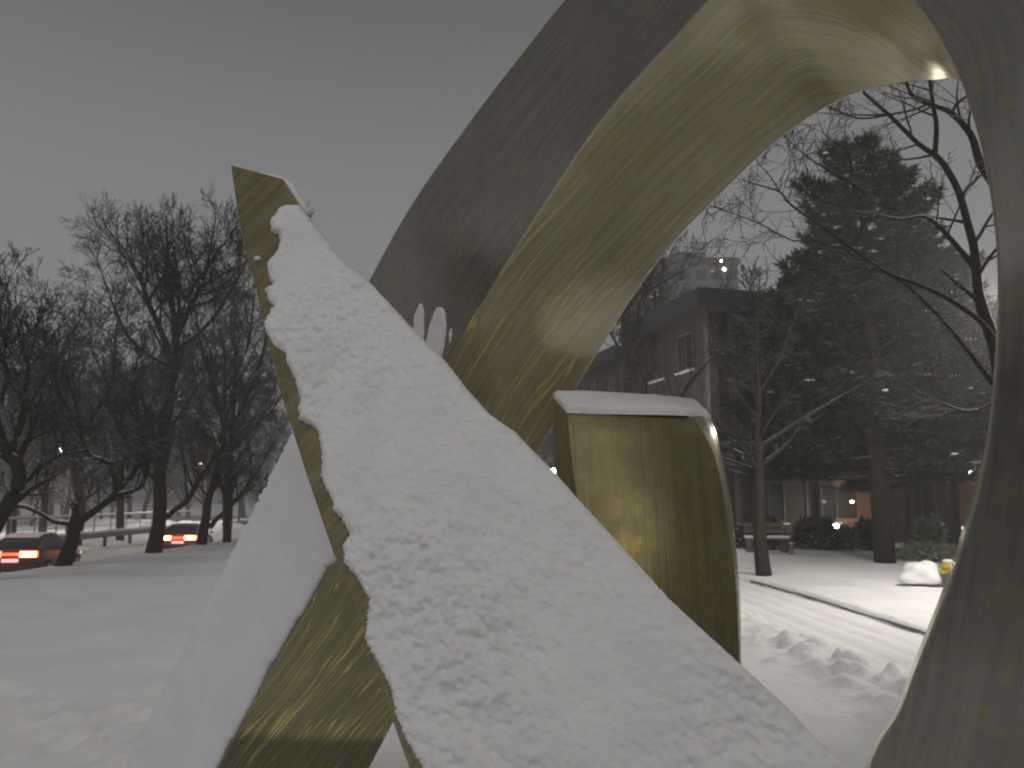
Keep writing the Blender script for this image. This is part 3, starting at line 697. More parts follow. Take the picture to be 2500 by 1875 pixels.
# ================================================================ CARS
M_tyre = mat('tyre', (.02, .02, .02), .9); M_rim = mat('rim', (.3, .3, .3), .35, .8)
M_red = mat('tail_red', (.5, .01, .005), .3, 0, (1, .055, .02), 7.0)
M_core = mat('tail_core', (.9, .5, .2), .3, 0, (1, .45, .13), 30.0)
M_plate = mat('plate', (.7, .7, .72), .5, 0, (.9, .88, 1), .45)
M_head = mat('headlight_glass', (.6, .6, .6), .2, 0, (1, .95, .85), 6)
def make_car(loc, rz, paint, label, snowy):
    t = empty('moving_car', loc, label, 'car', 'cars on the left road', rz)
    # local: +y forward, x across, rear at y=0
    st = [(0.0, .72, .42, .86), (.06, .82, .30, 1.00), (.35, .87, .26, 1.03), (.8, .88, .24, 1.02), (1.6, .89, .24, .98), (2.6, .89, .24, .95), (3.3, .88, .25, .90), (4.0, .85, .27, .80), (4.35, .78, .32, .70), (4.45, .68, .42, .60)]
    bm = bmesh.new(); RR = []
    for (y, hw, z0, z1) in st:
        ring_ = [(-hw*.9, z0), (-hw, z0 + .12), (-hw*1.0, (z0+z1)/2), (-hw*.97, z1 - .08), (-hw*.86, z1), (0, z1 + .02), (hw*.86, z1), (hw*.97, z1 - .08), (hw*1.0, (z0+z1)/2), (hw, z0 + .12), (hw*.9, z0)]
        RR.append([bm.verts.new((a, y, b)) for a, b in ring_])
    for A, B in zip(RR, RR[1:]):
        for k in range(len(A)): bm.faces.new((A[k], A[(k+1) % len(A)], B[(k+1) % len(A)], B[k])).smooth = True
    bm.faces.new(RR[0]); bm.faces.new(RR[-1][::-1]); bmesh.ops.recalc_face_normals(bm, faces=bm.faces[:])
    me = bpy.data.meshes.new('body'); bm.to_mesh(me); bm.free(); me.set_sharp_from_angle(angle=R(40)); link('body', me, paint, t, world=False)
    gh = [(.30, .70, .98, 1.03), (.75, .66, .98, 1.36), (1.2, .62, .97, 1.44), (2.0, .62, .95, 1.45), (2.45, .64, .93, 1.37), (3.15, .72, .90, .94)]
    bm = bmesh.new(); RR = [[bm.verts.new(c) for c in ((-h*1.12, y, z0), (-h, y, z1 - .05 if z1 > 1.1 else z1 - .005), (-h*.85, y, z1), (h*.85, y, z1), (h, y, z1 - .05 if z1 > 1.1 else z1 - .005), (h*1.12, y, z0))] for y, h, z0, z1 in gh]
    for A, B in zip(RR, RR[1:]):
        for k in range(5): bm.faces.new((A[k], A[k+1], B[k+1], B[k])).smooth = True
    bmesh.ops.recalc_face_normals(bm, faces=bm.faces[:]); me = bpy.data.meshes.new('windows'); bm.to_mesh(me); bm.free(); me.set_sharp_from_angle(angle=R(35)); link('cabin_glass', me, M_glass, t, world=False)
    rf = MB(); rf.tube([(0, .78, 1.37), (0, 1.2, 1.425), (0, 2.0, 1.432), (0, 2.4, 1.38)], [.02, .02, .02, .02], 4)
    rb_ = bmesh.new(); rr = [[rb_.verts.new((x, y, z)) for x in (-.55, -.3, 0, .3, .55)] for y, z in ((.74, 1.375), (1.2, 1.455), (2.0, 1.465), (2.42, 1.39))]
    for A, B in zip(rr, rr[1:]):
        for k in range(4): rb_.faces.new((A[k], A[k+1], B[k+1], B[k]))
    ex = bmesh.ops.extrude_face_region(rb_, geom=rb_.faces[:]); bmesh.ops.translate(rb_, verts=[v for v in ex['geom'] if isinstance(v, bmesh.types.BMVert)], vec=(0, 0, .05 if snowy else .015)); bmesh.ops.recalc_face_normals(rb_, faces=rb_.faces[:])
    me = bpy.data.meshes.new('roof'); rb_.to_mesh(me); rb_.free(); rf.bm.free(); link('roof_snow' if snowy else 'roof', me, M_snow if snowy else paint, t, world=False)
    for y in (.85, 3.55):
        for s in (-1, 1):
            w_ = link('wheel', MB().tube([(s*.70, y, .32), (s*.74, y, .32), (s*.90, y, .32), (s*.905, y, .32)], [.30, .32, .32, .29], 20).mesh('wheel', True, 40), M_tyre, t, world=False)
            link('rim', MB().tube([(s*.906, y, .32), (s*.912, y, .32)], [.20, .19], 14).mesh('rim'), M_rim, w_, world=False)
    for s in (-1, 1):
        tl = link('tail_light', MB().box(min(s*.28, s*.83), max(s*.28, s*.83), -.035, .06, .76, .97).mesh('tail_light'), M_red, t, world=False); bevel(tl, .02)
        link('bulb', MB().box(min(s*.31, s*.79), max(s*.31, s*.79), -.050, -.036, .79, .94).mesh('bulb'), M_core, tl, world=False)
        link('headlight', MB().box(min(s*.45, s*.72), max(s*.45, s*.72), 4.36, 4.455, .55, .66).mesh('headlight'), M_head, t, world=False)
        link('wing_mirror', MB().ball((s*.98, 2.75, 1.0), .10, (1, .6, .7), 1).mesh('wing_mirror', True), paint, t, world=False)
    ld = bpy.data.lights.new('tail_glow', 'POINT'); ld.energy = 14; ld.color = (1, .06, .02); ld.shadow_soft_size = .3
    lo = bpy.data.objects.new('tail_glow', ld); COL.objects.link(lo); lo.parent = t; lo.location = (0, -.35, .86)
    link('light_bar', MB().box(-.279, .279, -.02, .05, .83, .90).mesh('light_bar'), M_red, t, world=False)
    link('number_plate', MB().box(-.26, .26, -.03, .0, .60, .72).mesh('number_plate'), M_plate, t, world=False)
    link('bumper', MB().box(-.80, .80, -.07, .10, .34, .56).mesh('bumper'), M_dark, t, world=False)
    return t
M_p1 = mat('dark_car_paint', (.03, .03, .028), .35, .3); M_p2 = mat('grey_car_paint', (.12, .10, .09), .35, .3)
c1 = W(38, 1215, 27.0); make_car((c1.x, 27.0, -1.13), R(10), M_p1, 'dark car with snow on its roof and red tail lights at the far left', True)
c2 = W(440, 1215, 38.0); make_car((c2.x, 38.0, -1.13), R(10), M_p2, 'farther car with glowing red tail lights between two trunks', False)

# ================================================================ TREES
class Seg:
    def __init__(s): s.a = []; s.b = []; s.ra = []; s.rb = []
    def add(s, a, b, ra, rb): s.a.append(tuple(a)); s.b.append(tuple(b)); s.ra.append(ra); s.rb.append(rb)
    def mesh(s, name, n=3):
        a = np.array(s.a); b = np.array(s.b); ra = np.array(s.ra)[:, None]; rb = np.array(s.rb)[:, None]
        t = b - a; t /= np.maximum(np.linalg.norm(t, axis=1, keepdims=True), 1e-6)
        up = np.where(np.abs(t[:, 2:3]) < .9, np.array([[0, 0, 1.]]), np.array([[1., 0, 0]])); u = np.cross(t, up); u /= np.linalg.norm(u, axis=1, keepdims=True); v = np.cross(t, u)
        V = []
        for base, r in ((a, ra), (b, rb)):
            for k in range(n):
                q = 2 * math.pi * k / n + .5; V.append(base + (u * math.cos(q) + v * math.sin(q)) * r)
        m = len(a); V = np.stack(V, 1).reshape(-1, 3); i = np.arange(m) * 2 * n; Fc = []
        for k in range(n): Fc.append(np.stack([i + k, i + (k+1) % n, i + n + (k+1) % n, i + n + k], 1))
        return np_mesh(name, V, np.concatenate(Fc))
def rdir(rg): v = Vector((rg.gauss(0, 1), rg.gauss(0, 1), rg.gauss(0, 1))); return v.normalized()
def grow(thick, thin, p, d, r, Ln, lv, rg, pr):
    n = 5 if lv < 2 else 3; p = Vector(p); d = Vector(d).normalized(); st = Ln / n; pts = [p.copy()]; rads = [r]; dirs = [d.copy()]
    for k in range(n):
        d = (d + rdir(rg) * pr['wob'] + Vector((0, 0, pr['up'])) * (.5 if lv < 2 else 1)).normalized()
        p = p + d * st; pts.append(p.copy()); rads.append(max(r * (1 - .75 * (k + 1) / n), pr['rmin'])); dirs.append(d.copy())
    if r > pr['thick']: thick.append((pts, rads))
    else:
        for k in range(n): thin.add(pts[k], pts[k+1], rads[k], rads[k+1])
    if lv >= pr['lv']: return
    nc = pr['nc'][min(lv, len(pr['nc']) - 1)]
    for k in range(nc):
        f = .25 + .75 * (k + rg.random()) / nc; i = min(int(f * n), n - 1); q = f * n - i
        bp = pts[i].lerp(pts[i+1], q); br = rads[i] * (1 - q) + rads[i+1] * q
        a = rdir(rg); pd = (a - a.dot(dirs[i]) * dirs[i]).normalized(); an = R(rg.uniform(28, 58))
        nd = dirs[i] * math.cos(an) + pd * math.sin(an)
        grow(thick, thin, bp, nd, max(br * .62, pr['rmin']), Ln * rg.uniform(.45, .72) * (1.15 - .5 * f), lv + 1, rg, pr)
PR = dict(wob=.15, up=.07, rmin=.0065, thick=.028, lv=4, nc=[6, 5, 5, 4])
def limbs_mesh(name, thick, n=8):
    mb = MB()
    for pts, rads in thick: mb.tube(pts, rads, n)
    return mb.mesh(name, True)
def snow_on(thick, minr=.024, f=.85):
    mb = MB(); any_ = False
    for pts, rads in thick:
        if rads[0] < minr: continue
        P2 = []; R2 = []
        for i in range(len(pts)):
            t = (pts[min(i+1, len(pts)-1)] - pts[max(i-1, 0)]).normalized()
            hz = max(0.0, 1 - abs(t.z) * 1.15)
            P2.append(pts[i] + Vector((0, 0, rads[i] * (.55 + .15 * hz)))); R2.append(max(rads[i] * f * hz, .002))
        if max(R2) > .01: mb.tube(P2, R2, 6); any_ = True
    if not any_: mb.bm.free(); return None
    return mb.mesh('snow_on_branches', True)
def smooth_path(pts, rads, k=4):
    P2 = []; R2 = []; n = len(pts) - 1
    for i in range(n):
        for j in range(k):
            f = j / k; P2.append(cr3(pts[max(i-1,0)], pts[i], pts[i+1], pts[min(i+2,n)], f)); R2.append(rads[i] * (1 - f) + rads[i+1] * f)
    P2.append(pts[-1]); R2.append(rads[-1]); return P2, R2
def tree(name, base, label, limbs, rg, pr=PR, tips=1, group=None, mats=(None, None), snow=True, side=5, Ls=1.0, cat_='tree', fsnow=.75):
    """limbs: explicit (points, radii, number of side shoots, shoot length, shoot up-bias)"""
    t = empty(name, base, label, cat_, group)
    thick = []; thin = Seg()
    for pts, rads, ns, sl, upb in limbs:
        P2, R2 = smooth_path([Vector(p) for p in pts], rads); thick.append((P2, R2))
        d0 = (P2[-1] - P2[-2]).normalized()
        for q in range(tips): grow(thick, thin, P2[-1], d0 + rdir(rg) * .3 * (q > 0), R2[-1], sl, 1, rg, pr)
        for q in range(ns):
            f = .3 + .7 * (q + rg.random()) / ns; i = min(int(f * (len(P2) - 1)), len(P2) - 2); dd = (P2[i+1] - P2[i]).normalized()
            a = rdir(rg); pd = (a - a.dot(dd) * dd).normalized(); nd = dd * .7 + pd + Vector((0, 0, upb))
            grow(thick, thin, P2[i], nd, max(R2[i] * .5, pr['rmin'] * 1.5), sl * rg.uniform(.6, 1.05), 1, rg, pr)
    mt, mw = mats[0] or M_bark, mats[1] or M_twig
    link('trunk', limbs_mesh('trunk', thick, 7), mt, t)
    link('crown', thin.mesh('crown'), mw, t)
    if snow:
        s_ = snow_on(thick, f=fsnow)
        if s_: link('snow_on_branches', s_, M_snow, t)
    return t
def WL(pts, y): return [W(a, b, y + (c[0] if c else 0)) for a, b, *c in pts]

# --- the row of trees along the left road (bases near x = -10.7)
rg = random.Random(11)
def gb_(px, y): p = W(px, 1215, y); return Vector((p.x, p.y, gz(p.x, p.y) - .05))
G_row = 'bare snowy trees in a row along the left road'
y = 19.4
lim = [([gb_(166, y)] + WL([(176, 1320), (184, 1276)], y), [.20, .15, .14], 0, .5, 0),
       (WL([(184, 1280), (202, 1268), (240, 1240), (272, 1216), (284, 1200)], y), [.12, .09, .085, .08, .08], 1, .6, .5),
       (WL([(284, 1200), (278, 1160), (263, 1128), (221, 1112), (202, 1080), (196, 1040)], y), [.07, .065, .06, .055, .05, .04], 7, 1.9, .6),
       (WL([(284, 1202), (316, 1169), (332, 1147), (352, 1100)], y), [.06, .05, .045, .03], 5, 1.7, .6),
       (WL([(282, 1208), (320, 1200), (351, 1181), (362, 1125), (352, 1075)], y), [.055, .05, .045, .04, .03], 6, 1.7, .6),
       (WL([(180, 1278), (150, 1276), (127, 1270), (89, 1248), (55, 1236), (25, 1238), (-20, 1262)], y), [.06, .06, .055, .05, .05, .05, .045], 3, .8, .9),
       (WL([(196, 1045), (150, 970), (130, 910), (120, 860)], y), [.05, .045, .035, .025], 9, 1.8, .4),
       (WL([(200, 1060), (250, 980), (275, 920), (280, 860)], y), [.05, .045, .035, .02], 9, 1.8, .4)]
tree('bare_tree', gb_(166, y), 'low dark tree with twisting snow lined limbs behind the nearest car', lim, rg, group=G_row)
y = 15.8
lim = [([gb_(-60, y)] + WL([(-40, 1330), (0, 1262), (30, 1215), (46, 1172), (40, 1130), (20, 1108), (0, 1060), (-20, 960)], y), [.22, .2, .15, .14, .13, .12, .11, .09, .05], 6, 1.6, .5),
       (WL([(40, 1200), (75, 1165), (100, 1140), (150, 1112), (200, 1100)], y), [.05, .04, .04, .03, .02], 5, 1.1, .5),
       (WL([(20, 1110), (50, 1040), (60, 960), (70, 900), (50, 830)], y), [.08, .06, .05, .035, .02], 9, 1.6, .4),
       (WL([(-10, 1000), (20, 920), (10, 880), (15, 840)], y), [.06, .05, .03, .02], 9, 1.4, .4)]
tree('bare_tree', gb_(-60, y), 'thick curved tree cut by the left edge of the picture', lim, rg, group=G_row)
y = 24.0
lim = [([gb_(383, y)] + WL([(388, 1280), (391, 1216), (390, 1153), (400, 1080), (410, 1000), (425, 900), (435, 800)], y), [.25, .20, .185, .17, .15, .13, .10, .08], 9, 2.7, .5),
       (WL([(408, 1262), (430, 1242), (459, 1220), (487, 1169), (522, 1121), (550, 1040), (570, 950)], y), [.09, .08, .08, .075, .07, .05, .03], 9, 2.2, .4),
       (WL([(392, 1190), (370, 1160), (340, 1130), (310, 1080)], y), [.09, .07, .05, .03], 7, 1.7, .3),
       (WL([(425, 900), (390, 800), (362, 740), (348, 690), (335, 660)], y), [.10, .09, .075, .06, .035], 12, 2.0, .3),
       (WL([(430, 850), (425, 780), (418, 720), (412, 660)], y), [.11, .09, .07, .04], 12, 1.9, .3),
       (WL([(432, 820), (465, 750), (490, 700), (505, 650)], y), [.11, .09, .07, .04], 12, 1.9, .3),
       (WL([(425, 900), (340, 850), (295, 790), (268, 720)], y), [.07, .05, .04, .02], 9, 1.4, .3),
       (WL([(430, 860), (510, 790), (570, 700), (610, 620)], y), [.07, .05, .04, .02], 10, 1.8, .3)]
tree('bare_tree', gb_(383, y), 'tallest tree of the left row with a round fan of bare twigs', lim, rg, group=G_row, tips=2)
y = 28.0
lim = [([gb_(498, y)] + WL([(503, 1264), (510, 1216), (525, 1165), (540, 1100), (548, 1000), (550, 900)], y), [.19, .15, .13, .12, .10, .07, .04], 9, 2.3, .4),
       (WL([(510, 1216), (498, 1200), (484, 1182), (470, 1140), (465, 1080)], y), [.05, .045, .04, .03, .02], 5, 1.3, .4),
       (WL([(512, 1288), (530, 1266), (551, 1248), (580, 1215), (601, 1191), (630, 1150)], y), [.10, .08, .08, .07, .06, .04], 7, 1.7, .4),
       (WL([(545, 1000), (500, 880), (480, 780), (470, 700)], y), [.07, .05, .04, .02], 10, 2.1, .3),
       (WL([(548, 960), (600, 860), (615, 780), (620, 710)], y), [.07, .05, .04, .02], 10, 2.1, .3)]
tree('bare_tree', gb_(498, y), 'forked tree with a V of trunks right of the farther car', lim, rg, group=G_row)
y = 29.5
lim = [([gb_(559, y)] + WL([(559, 1260), (560, 1216), (562, 1140), (568, 1040), (575, 920)], y), [.16, .14, .135, .13, .10, .05], 12, 2.4, .4),
       (WL([(568, 1040), (620, 930), (650, 820), (655, 700)], y), [.07, .06, .04, .02], 10, 2.2, .3),
       (WL([(566, 1060), (520, 960), (515, 860)], y), [.06, .05, .02], 8, 2.0, .3)]
tree('bare_tree', gb_(559, y), 'straight slim trunk nearest the snowy arch leg in the left row', lim, rg, group=G_row)
# --- big trees across the road
G_far = 'large trees across the left road'
PR2 = dict(wob=.15, up=.05, rmin=.014, thick=.05, lv=4, nc=[7, 6, 6, 5])
for (px, y, top, lab, wd) in ((192, 45, 840, 'thick straight trunk across the road behind the twisting tree', .34), (35, 47, 770, 'large bare tree across the road at the far left edge', .28),
                              (300, 50, 860, 'bare tree across the road between the left trunks', .26), (560, 52, 780, 'bare tree across the road behind the slim trunk', .26), (110, 52, 880, 'bare tree across the road left of the thick straight trunk', .26)):
    b_ = gb_(px, y); zt = W(px, top, y).z; h = zt - b_.z; lim = []
    tr = [b_ + Vector((rg.uniform(-.25, .25) * k, 0, h * f)) for k, f in enumerate((0, .2, .38, .55))]
    lim.append((tr, [wd, wd * .85, wd * .72, wd * .5], 5, h * .22, .2))
    for k in range(7):
        a = k * 2.4; s0_ = tr[2].lerp(tr[3], (k % 4) / 4) if k > 2 else tr[1].lerp(tr[2], .5 + k * .2); sp = h * (.10 + .12 * rg.random())
        e_ = Vector((b_.x + math.cos(a) * sp * 2.0, b_.y + math.sin(a) * sp * 2.0, b_.z + h * rg.uniform(.62, .86)))
        lim.append(([s0_, s0_.lerp(e_, .5) + Vector((math.cos(a), math.sin(a), -.2)) * sp * .3, e_], [wd * .38, wd * .25, wd * .12], 7, h * .17, .25))
    tree('large_bare_tree', b_, lab, lim, rg, pr=PR2, group=G_far)

# --- misty wood far behind, every tree its own object, sharing two shapes
G_wood = 'misty trees of the wood in the distance'
def proto_tree(h, seed, wd):
    r2 = random.Random(seed); pr = dict(wob=.17, up=.08, rmin=.03, thick=.09, lv=4, nc=[6, 6, 5, 4]); thick = []; thin = Seg()
    grow(thick, thin, (0, 0, -.3), (0, 0, 1), wd, h * .62, 0, r2, dict(pr, nc=[12, 6, 5, 4]))
    return limbs_mesh('trunk', thick, 6), thin.mesh('crown')
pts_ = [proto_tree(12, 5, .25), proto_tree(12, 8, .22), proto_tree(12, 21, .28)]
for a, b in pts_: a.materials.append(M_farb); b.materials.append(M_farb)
words = ['leftmost', 'second from the left', 'third from the left']
spots = []
r3 = random.Random(4)
for k in range(24):
    px = -40 + k * 32 + r3.uniform(-9, 9); y = r3.uniform(66, 110); spots.append((px, y, r3.uniform(9, 14) * (y / 85), 'pale misty bare tree in the wood beyond the guard rail'))
for k in range(7):
    px = 1320 + k * 22; y = r3.uniform(60, 90); spots.append((px, y, r3.uniform(8, 13), 'misty bare tree between the arch and the stump'))
ORD = ['leftmost', 'second from the left', 'third from the left', 'fourth from the left', 'fifth and middle one', 'fourth from the right', 'third from the right', 'second from the right', 'rightmost']
for k, (px, top) in enumerate([(1585, 640), (1615, 660), (1655, 620), (1710, 655), (1800, 640), (1830, 590), (1870, 615), (1900, 600), (1940, 620)]):
    y = 62 + 3.0 * (k % 4); b_ = gb_(px, y); spots.append((px, y, (W(px, top, y).z - b_.z) * .95, ORD[k] + ' of the pale bare trees rising behind the brick block roof'))
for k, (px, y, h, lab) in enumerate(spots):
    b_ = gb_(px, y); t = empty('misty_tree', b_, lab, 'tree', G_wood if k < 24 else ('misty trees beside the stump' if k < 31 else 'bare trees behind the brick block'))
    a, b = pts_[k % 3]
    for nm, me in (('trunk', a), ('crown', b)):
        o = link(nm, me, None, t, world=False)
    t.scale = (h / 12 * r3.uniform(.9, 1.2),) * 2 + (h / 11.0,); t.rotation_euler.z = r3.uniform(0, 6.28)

# --- right: near bare tree, its limbs cross the opening of the arch
y = 9.5
PRn = dict(wob=.13, up=.0, rmin=.0035, thick=.011, lv=3, nc=[4, 4, 4, 3])
def wl(pts, dy=0): return WL(pts, y + dy)
nb = W(2475, 1215, y); nb = Vector((nb.x, nb.y, gz(nb.x, nb.y) - .05))
lim_n = [([nb, W(2470, 1200, y), W(2455, 1000, y), W(2430, 850, y), W(2400, 760, y), W(2387, 700, y), W(2380, 616, y), W(2362, 544, y), W(2337, 460, y), W(2293, 388, y), W(2243, 352, y), W(2170, 280, y), W(2116, 233, y), W(2040, 150, y)],
        [.14, .12, .10, .08, .068, .056, .052, .047, .042, .038, .03, .024, .02, .012], 9, .9, 0),
       (wl([(2283, 372), (2286, 308), (2279, 262), (2271, 207), (2262, 120)]), [.034, .03, .026, .022, .012], 5, .6, 0),
       (wl([(2450, 480), (2400, 410), (2387, 381), (2369, 327), (2322, 276), (2279, 258), (2235, 240), (2216, 212), (2200, 150)]), [.07, .055, .05, .042, .036, .03, .024, .02, .012], 6, .6, 0),
       (wl([(2322, 276), (2340, 250), (2358, 236), (2400, 200)]), [.024, .02, .018, .01], 2, .4, 0),
       (wl([(2262, 256), (2230, 268), (2172, 280), (2098, 289), (2033, 265), (1980, 235)]), [.018, .016, .016, .013, .010, .006], 6, .5, 0),
       (wl([(2430, 830), (2387, 779), (2300, 722), (2224, 688), (2170, 668), (2110, 628), (2062, 594), (2007, 554), (1931, 500), (1903, 468), (1856, 453), (1812, 439)], -.6), [.035, .028, .024, .021, .02, .018, .016, .015, .013, .011, .009, .006], 14, .6, .1),
       (wl([(2440, 960), (2395, 900), (2311, 793), (2224, 706), (2180, 676)], -.6), [.03, .026, .02, .018, .014], 5, .5, .1),
       (wl([(2127, 659), (2090, 651), (2026, 650), (1960, 660)], -.6), [.013, .012, .009, .006], 4, .4, 0),
       (wl([(2000, 552), (1950, 588), (1910, 576), (1856, 547), (1800, 525), (1740, 504)], -.6), [.011, .010, .010, .008, .006, .004], 8, .45, .1),
       (wl([(2385, 660), (2358, 627), (2297, 558), (2253, 529), (2200, 535), (2120, 520)], -.3), [.04, .034, .026, .02, .014, .008], 7, .6, 0),
       (wl([(1903, 468), (1880, 430), (1852, 399), (1835, 370)], -.6), [.008, .007, .005, .004], 4, .35, 0),
       (wl([(2243, 352), (2180, 372), (2130, 392), (2100, 440)]), [.014, .012, .009, .005], 6, .5, 0),
       (wl([(2110, 470), (2065, 440), (2000, 403), (1946, 363), (1920, 335)], -.6), [.014, .012, .010, .007, .005], 8, .45, .1),
       (wl([(2080, 420), (2065, 366), (2018, 334), (2000, 300)], -.6), [.012, .010, .007, .004], 6, .4, .1),
       (wl([(2430, 980), (2370, 1005), (2300, 985), (2250, 960)], -.5), [.022, .018, .012, .006], 6, .4, .1)]
lim = [(a_, b_, c_, d_ * 1.45, e_) for a_, b_, c_, d_, e_ in lim_n]
tree('near_bare_tree', nb, 'near bare tree whose dark limbs cross the opening of the arch', lim, rg, pr=PRn, mats=(M_bark, M_twig_near), fsnow=.85)

# --- young tree on the lawn right of the stump
y = 16.5
lim = [([gb_(1856, y)] + WL([(1855, 1320), (1852, 1220), (1852, 1142), (1850, 1050), (1852, 960), (1846, 860)], y), [.17, .14, .125, .11, .08, .05, .03], 7, 1.3, .4),
       (WL([(1852, 1142), (1832, 1116), (1812, 1108), (1763, 1086), (1700, 1060)], y), [.045, .04, .035, .025, .015], 3, .6, .2),
       (WL([(1850, 1148), (1810, 1134), (1772, 1120), (1720, 1110)], y), [.035, .03, .022, .012], 4, .7, .2),
       (WL([(1854, 1090), (1900, 1062), (1960, 1022), (2045, 972), (2090, 945)], y), [.045, .036, .03, .02, .01], 4, .7, .2),
       (WL([(1850, 1020), (1800, 960), (1760, 890), (1735, 830)], y), [.045, .036, .025, .015], 5, .9, .3),
       (WL([(1852, 960), (1900, 880), (1930, 800)], y), [.04, .03, .015], 5, 1.0, .3)]
tree('young_tree', gb_(1856, y), 'slim young tree on the snowy lawn just right of the stump', lim, rg, pr=dict(PR, lv=3, rmin=.006))
# --- bare tree left of the brick block
y = 30
lim = [([gb_(1530, y)] + WL([(1528, 1200), (1525, 1050), (1530, 940), (1527, 850)], y), [.22, .18, .15, .13, .10], 5, 1.5, .3),
       (WL([(1527, 855), (1520, 800), (1527, 760), (1568, 704), (1600, 660)], y), [.09, .08, .07, .05, .03], 8, 1.5, .4),
       (WL([(1530, 860), (1555, 800), (1560, 740), (1600, 700), (1680, 655)], y), [.08, .06, .05, .04, .02], 8, 1.5, .4),
       (WL([(1522, 870), (1500, 830), (1480, 800), (1440, 760)], y), [.07, .06, .05, .02], 8, 1.5, .4),
       (WL([(1525, 1000), (1580, 920), (1640, 860), (1720, 800)], y), [.07, .06, .045, .02], 8, 1.6, .4),
       (WL([(1527, 800), (1515, 740), (1540, 660), (1545, 600)], y), [.06, .05, .035, .02], 8, 1.4, .4)]
tree('bare_tree', gb_(1530, y), 'many stemmed bare tree left of the brick block behind the arch', lim, rg)
y = 22
lim = [([gb_(1620, y)] + WL([(1620, 1100), (1640, 1010), (1690, 930), (1740, 870)], y), [.10, .08, .06, .04, .02], 9, 1.4, .3),
       (WL([(1625, 1070), (1590, 1000), (1570, 920)], y), [.06, .04, .02], 7, 1.2, .3)]
tree('bare_tree', gb_(1620, y), 'small leaning bare tree behind the snow capped stump', lim, rg, pr=dict(PR, lv=3))

# --- pines
def needles(pts, dirs, n, ln, wd, rs):
    k = len(pts); P0 = np.repeat(pts, n, 0); D = np.repeat(dirs, n, 0); m = len(P0)
    d = D * .8 + rs.normal(0, .55, (m, 3)) + np.array([0, 0, .22]); d /= np.linalg.norm(d, axis=1, keepdims=True)
    s = np.cross(d, rs.normal(0, 1, (m, 3))); s /= np.linalg.norm(s, axis=1, keepdims=True)
    l = ln * rs.uniform(.6, 1.2, (m, 1)); P0 = P0 + rs.normal(0, .03, (m, 3))
    V = np.stack([P0 - s * wd * .3, P0 + s * wd * .3, P0 + d * l * .6 + s * wd * .5, P0 + d * l, P0 + d * l * .6 - s * wd * .5], 1).reshape(-1, 3)
    i = np.arange(m) * 5; return V, np.stack([i, i + 1, i + 2, i + 3, i + 4], 1)
def pine(px, y, top, wpx, label, seed, low=1130, trunk_r=.21):
    rs = np.random.RandomState(seed); r2 = random.Random(seed); b_ = gb_(px, y); zt = W(px, top, y).z; t = empty('pine_tree', b_, label, 'pine tree', 'snow dusted pines in front of the brick block')
    h = zt - b_.z; topx = b_ + Vector((rs.uniform(-.1, .1), 0, h)); zl = W(px, low, y).z - b_.z
    link('trunk', MB().tube([b_, b_ + Vector((0, 0, h * .35)), b_ + Vector((.05, 0, h * .7)), topx], [trunk_r, trunk_r * .8, trunk_r * .45, .02], 10).mesh('trunk', True), M_bark, t)
    Rm = wpx / F * y; bo = []; tp = []; td_ = []; snow_b = MB(); sc = 0
    nb_ = 66
    for k in range(nb_):
        f = (k + .5) / nb_; z = zl + (h - zl) * f ** .9; a = k * 2.399 + rs.uniform(-.4, .4)
        Lb_ = Rm * (1 - f) ** .62 * rs.uniform(.55, 1.12) + .25
        rise = .08 + .55 * f + rs.uniform(-.1, .1)
        o_ = Vector((b_.x, b_.y, b_.z + z)); pts = []
        for j in range(6):
            q = j / 5; pts.append(o_ + Vector((math.cos(a) * Lb_ * q, math.sin(a) * Lb_ * q, Lb_ * (rise * q - .18 * q + .22 * q * q))))
        bo.append((pts, [max(.03 * (1 - f) + .01, .012) * (1 - .8 * j / 5) for j in range(6)]))
        ns = int(5 + Lb_ * 5)
        for j in range(ns):
            q = .25 + .75 * (j + .5) / ns; i = min(int(q * 5), 4); p = pts[i].lerp(pts[i+1], q * 5 - i); side = (-1) ** j
            dr = Vector((math.cos(a + side * .8), math.sin(a + side * .8), .25 + .2 * f)).normalized(); sl = Lb_ * .34 * (1.15 - q) + .12
            e_ = p + dr * sl; bo.append(([p, e_], [.009, .004]))
            for g in range(max(2, int(sl / .12))):
                pp = p.lerp(e_, (g + rs.rand()) / max(2, int(sl / .12))); tp.append(tuple(pp)); td_.append(tuple(dr))
            tp.append(tuple(e_)); td_.append(tuple(dr))
            if rs.rand() < .20 and f < .92:
                snow_b.ball(p.lerp(e_, .5) + Vector((0, 0, .06)), .07, (2.0 * rs.uniform(.7, 1.3), 1.4, .35), 1); sc += 1
    tp = np.array(tp); td_ = np.array(td_)
    V, Fc = needles(tp, td_, 13, .26, .035, rs)
    link('crown', np_mesh('crown', V, Fc), M_needle, t)
    sg = Seg()
    for pts, rr in bo:
        for i in range(len(pts) - 1): sg.add(pts[i], pts[i+1], rr[i], rr[i+1])
    link('boughs', sg.mesh('boughs', 4), M_bark, t)
    tag(link('snow_on_branches', snow_b.mesh('snow_on_branches', True), M_snow, t), kind='stuff')
pine(2150, 18.9, 380, 310, 'nearest tall pine with the thick trunk right of the orange lit bay', 5, low=1190, trunk_r=.24)
pine(2214, 25.5, 410, 230, 'slimmer pine just right of and behind the thick trunked one', 9, low=1180, trunk_r=.19)
pine(1990, 25.0, 700, 270, 'shorter pine against the middle of the brick block', 14, low=1190, trunk_r=.14)
pine(2330, 24.0, 640, 230, 'shorter pine left of the brightest wall lamp', 17, low=1100, trunk_r=.14)

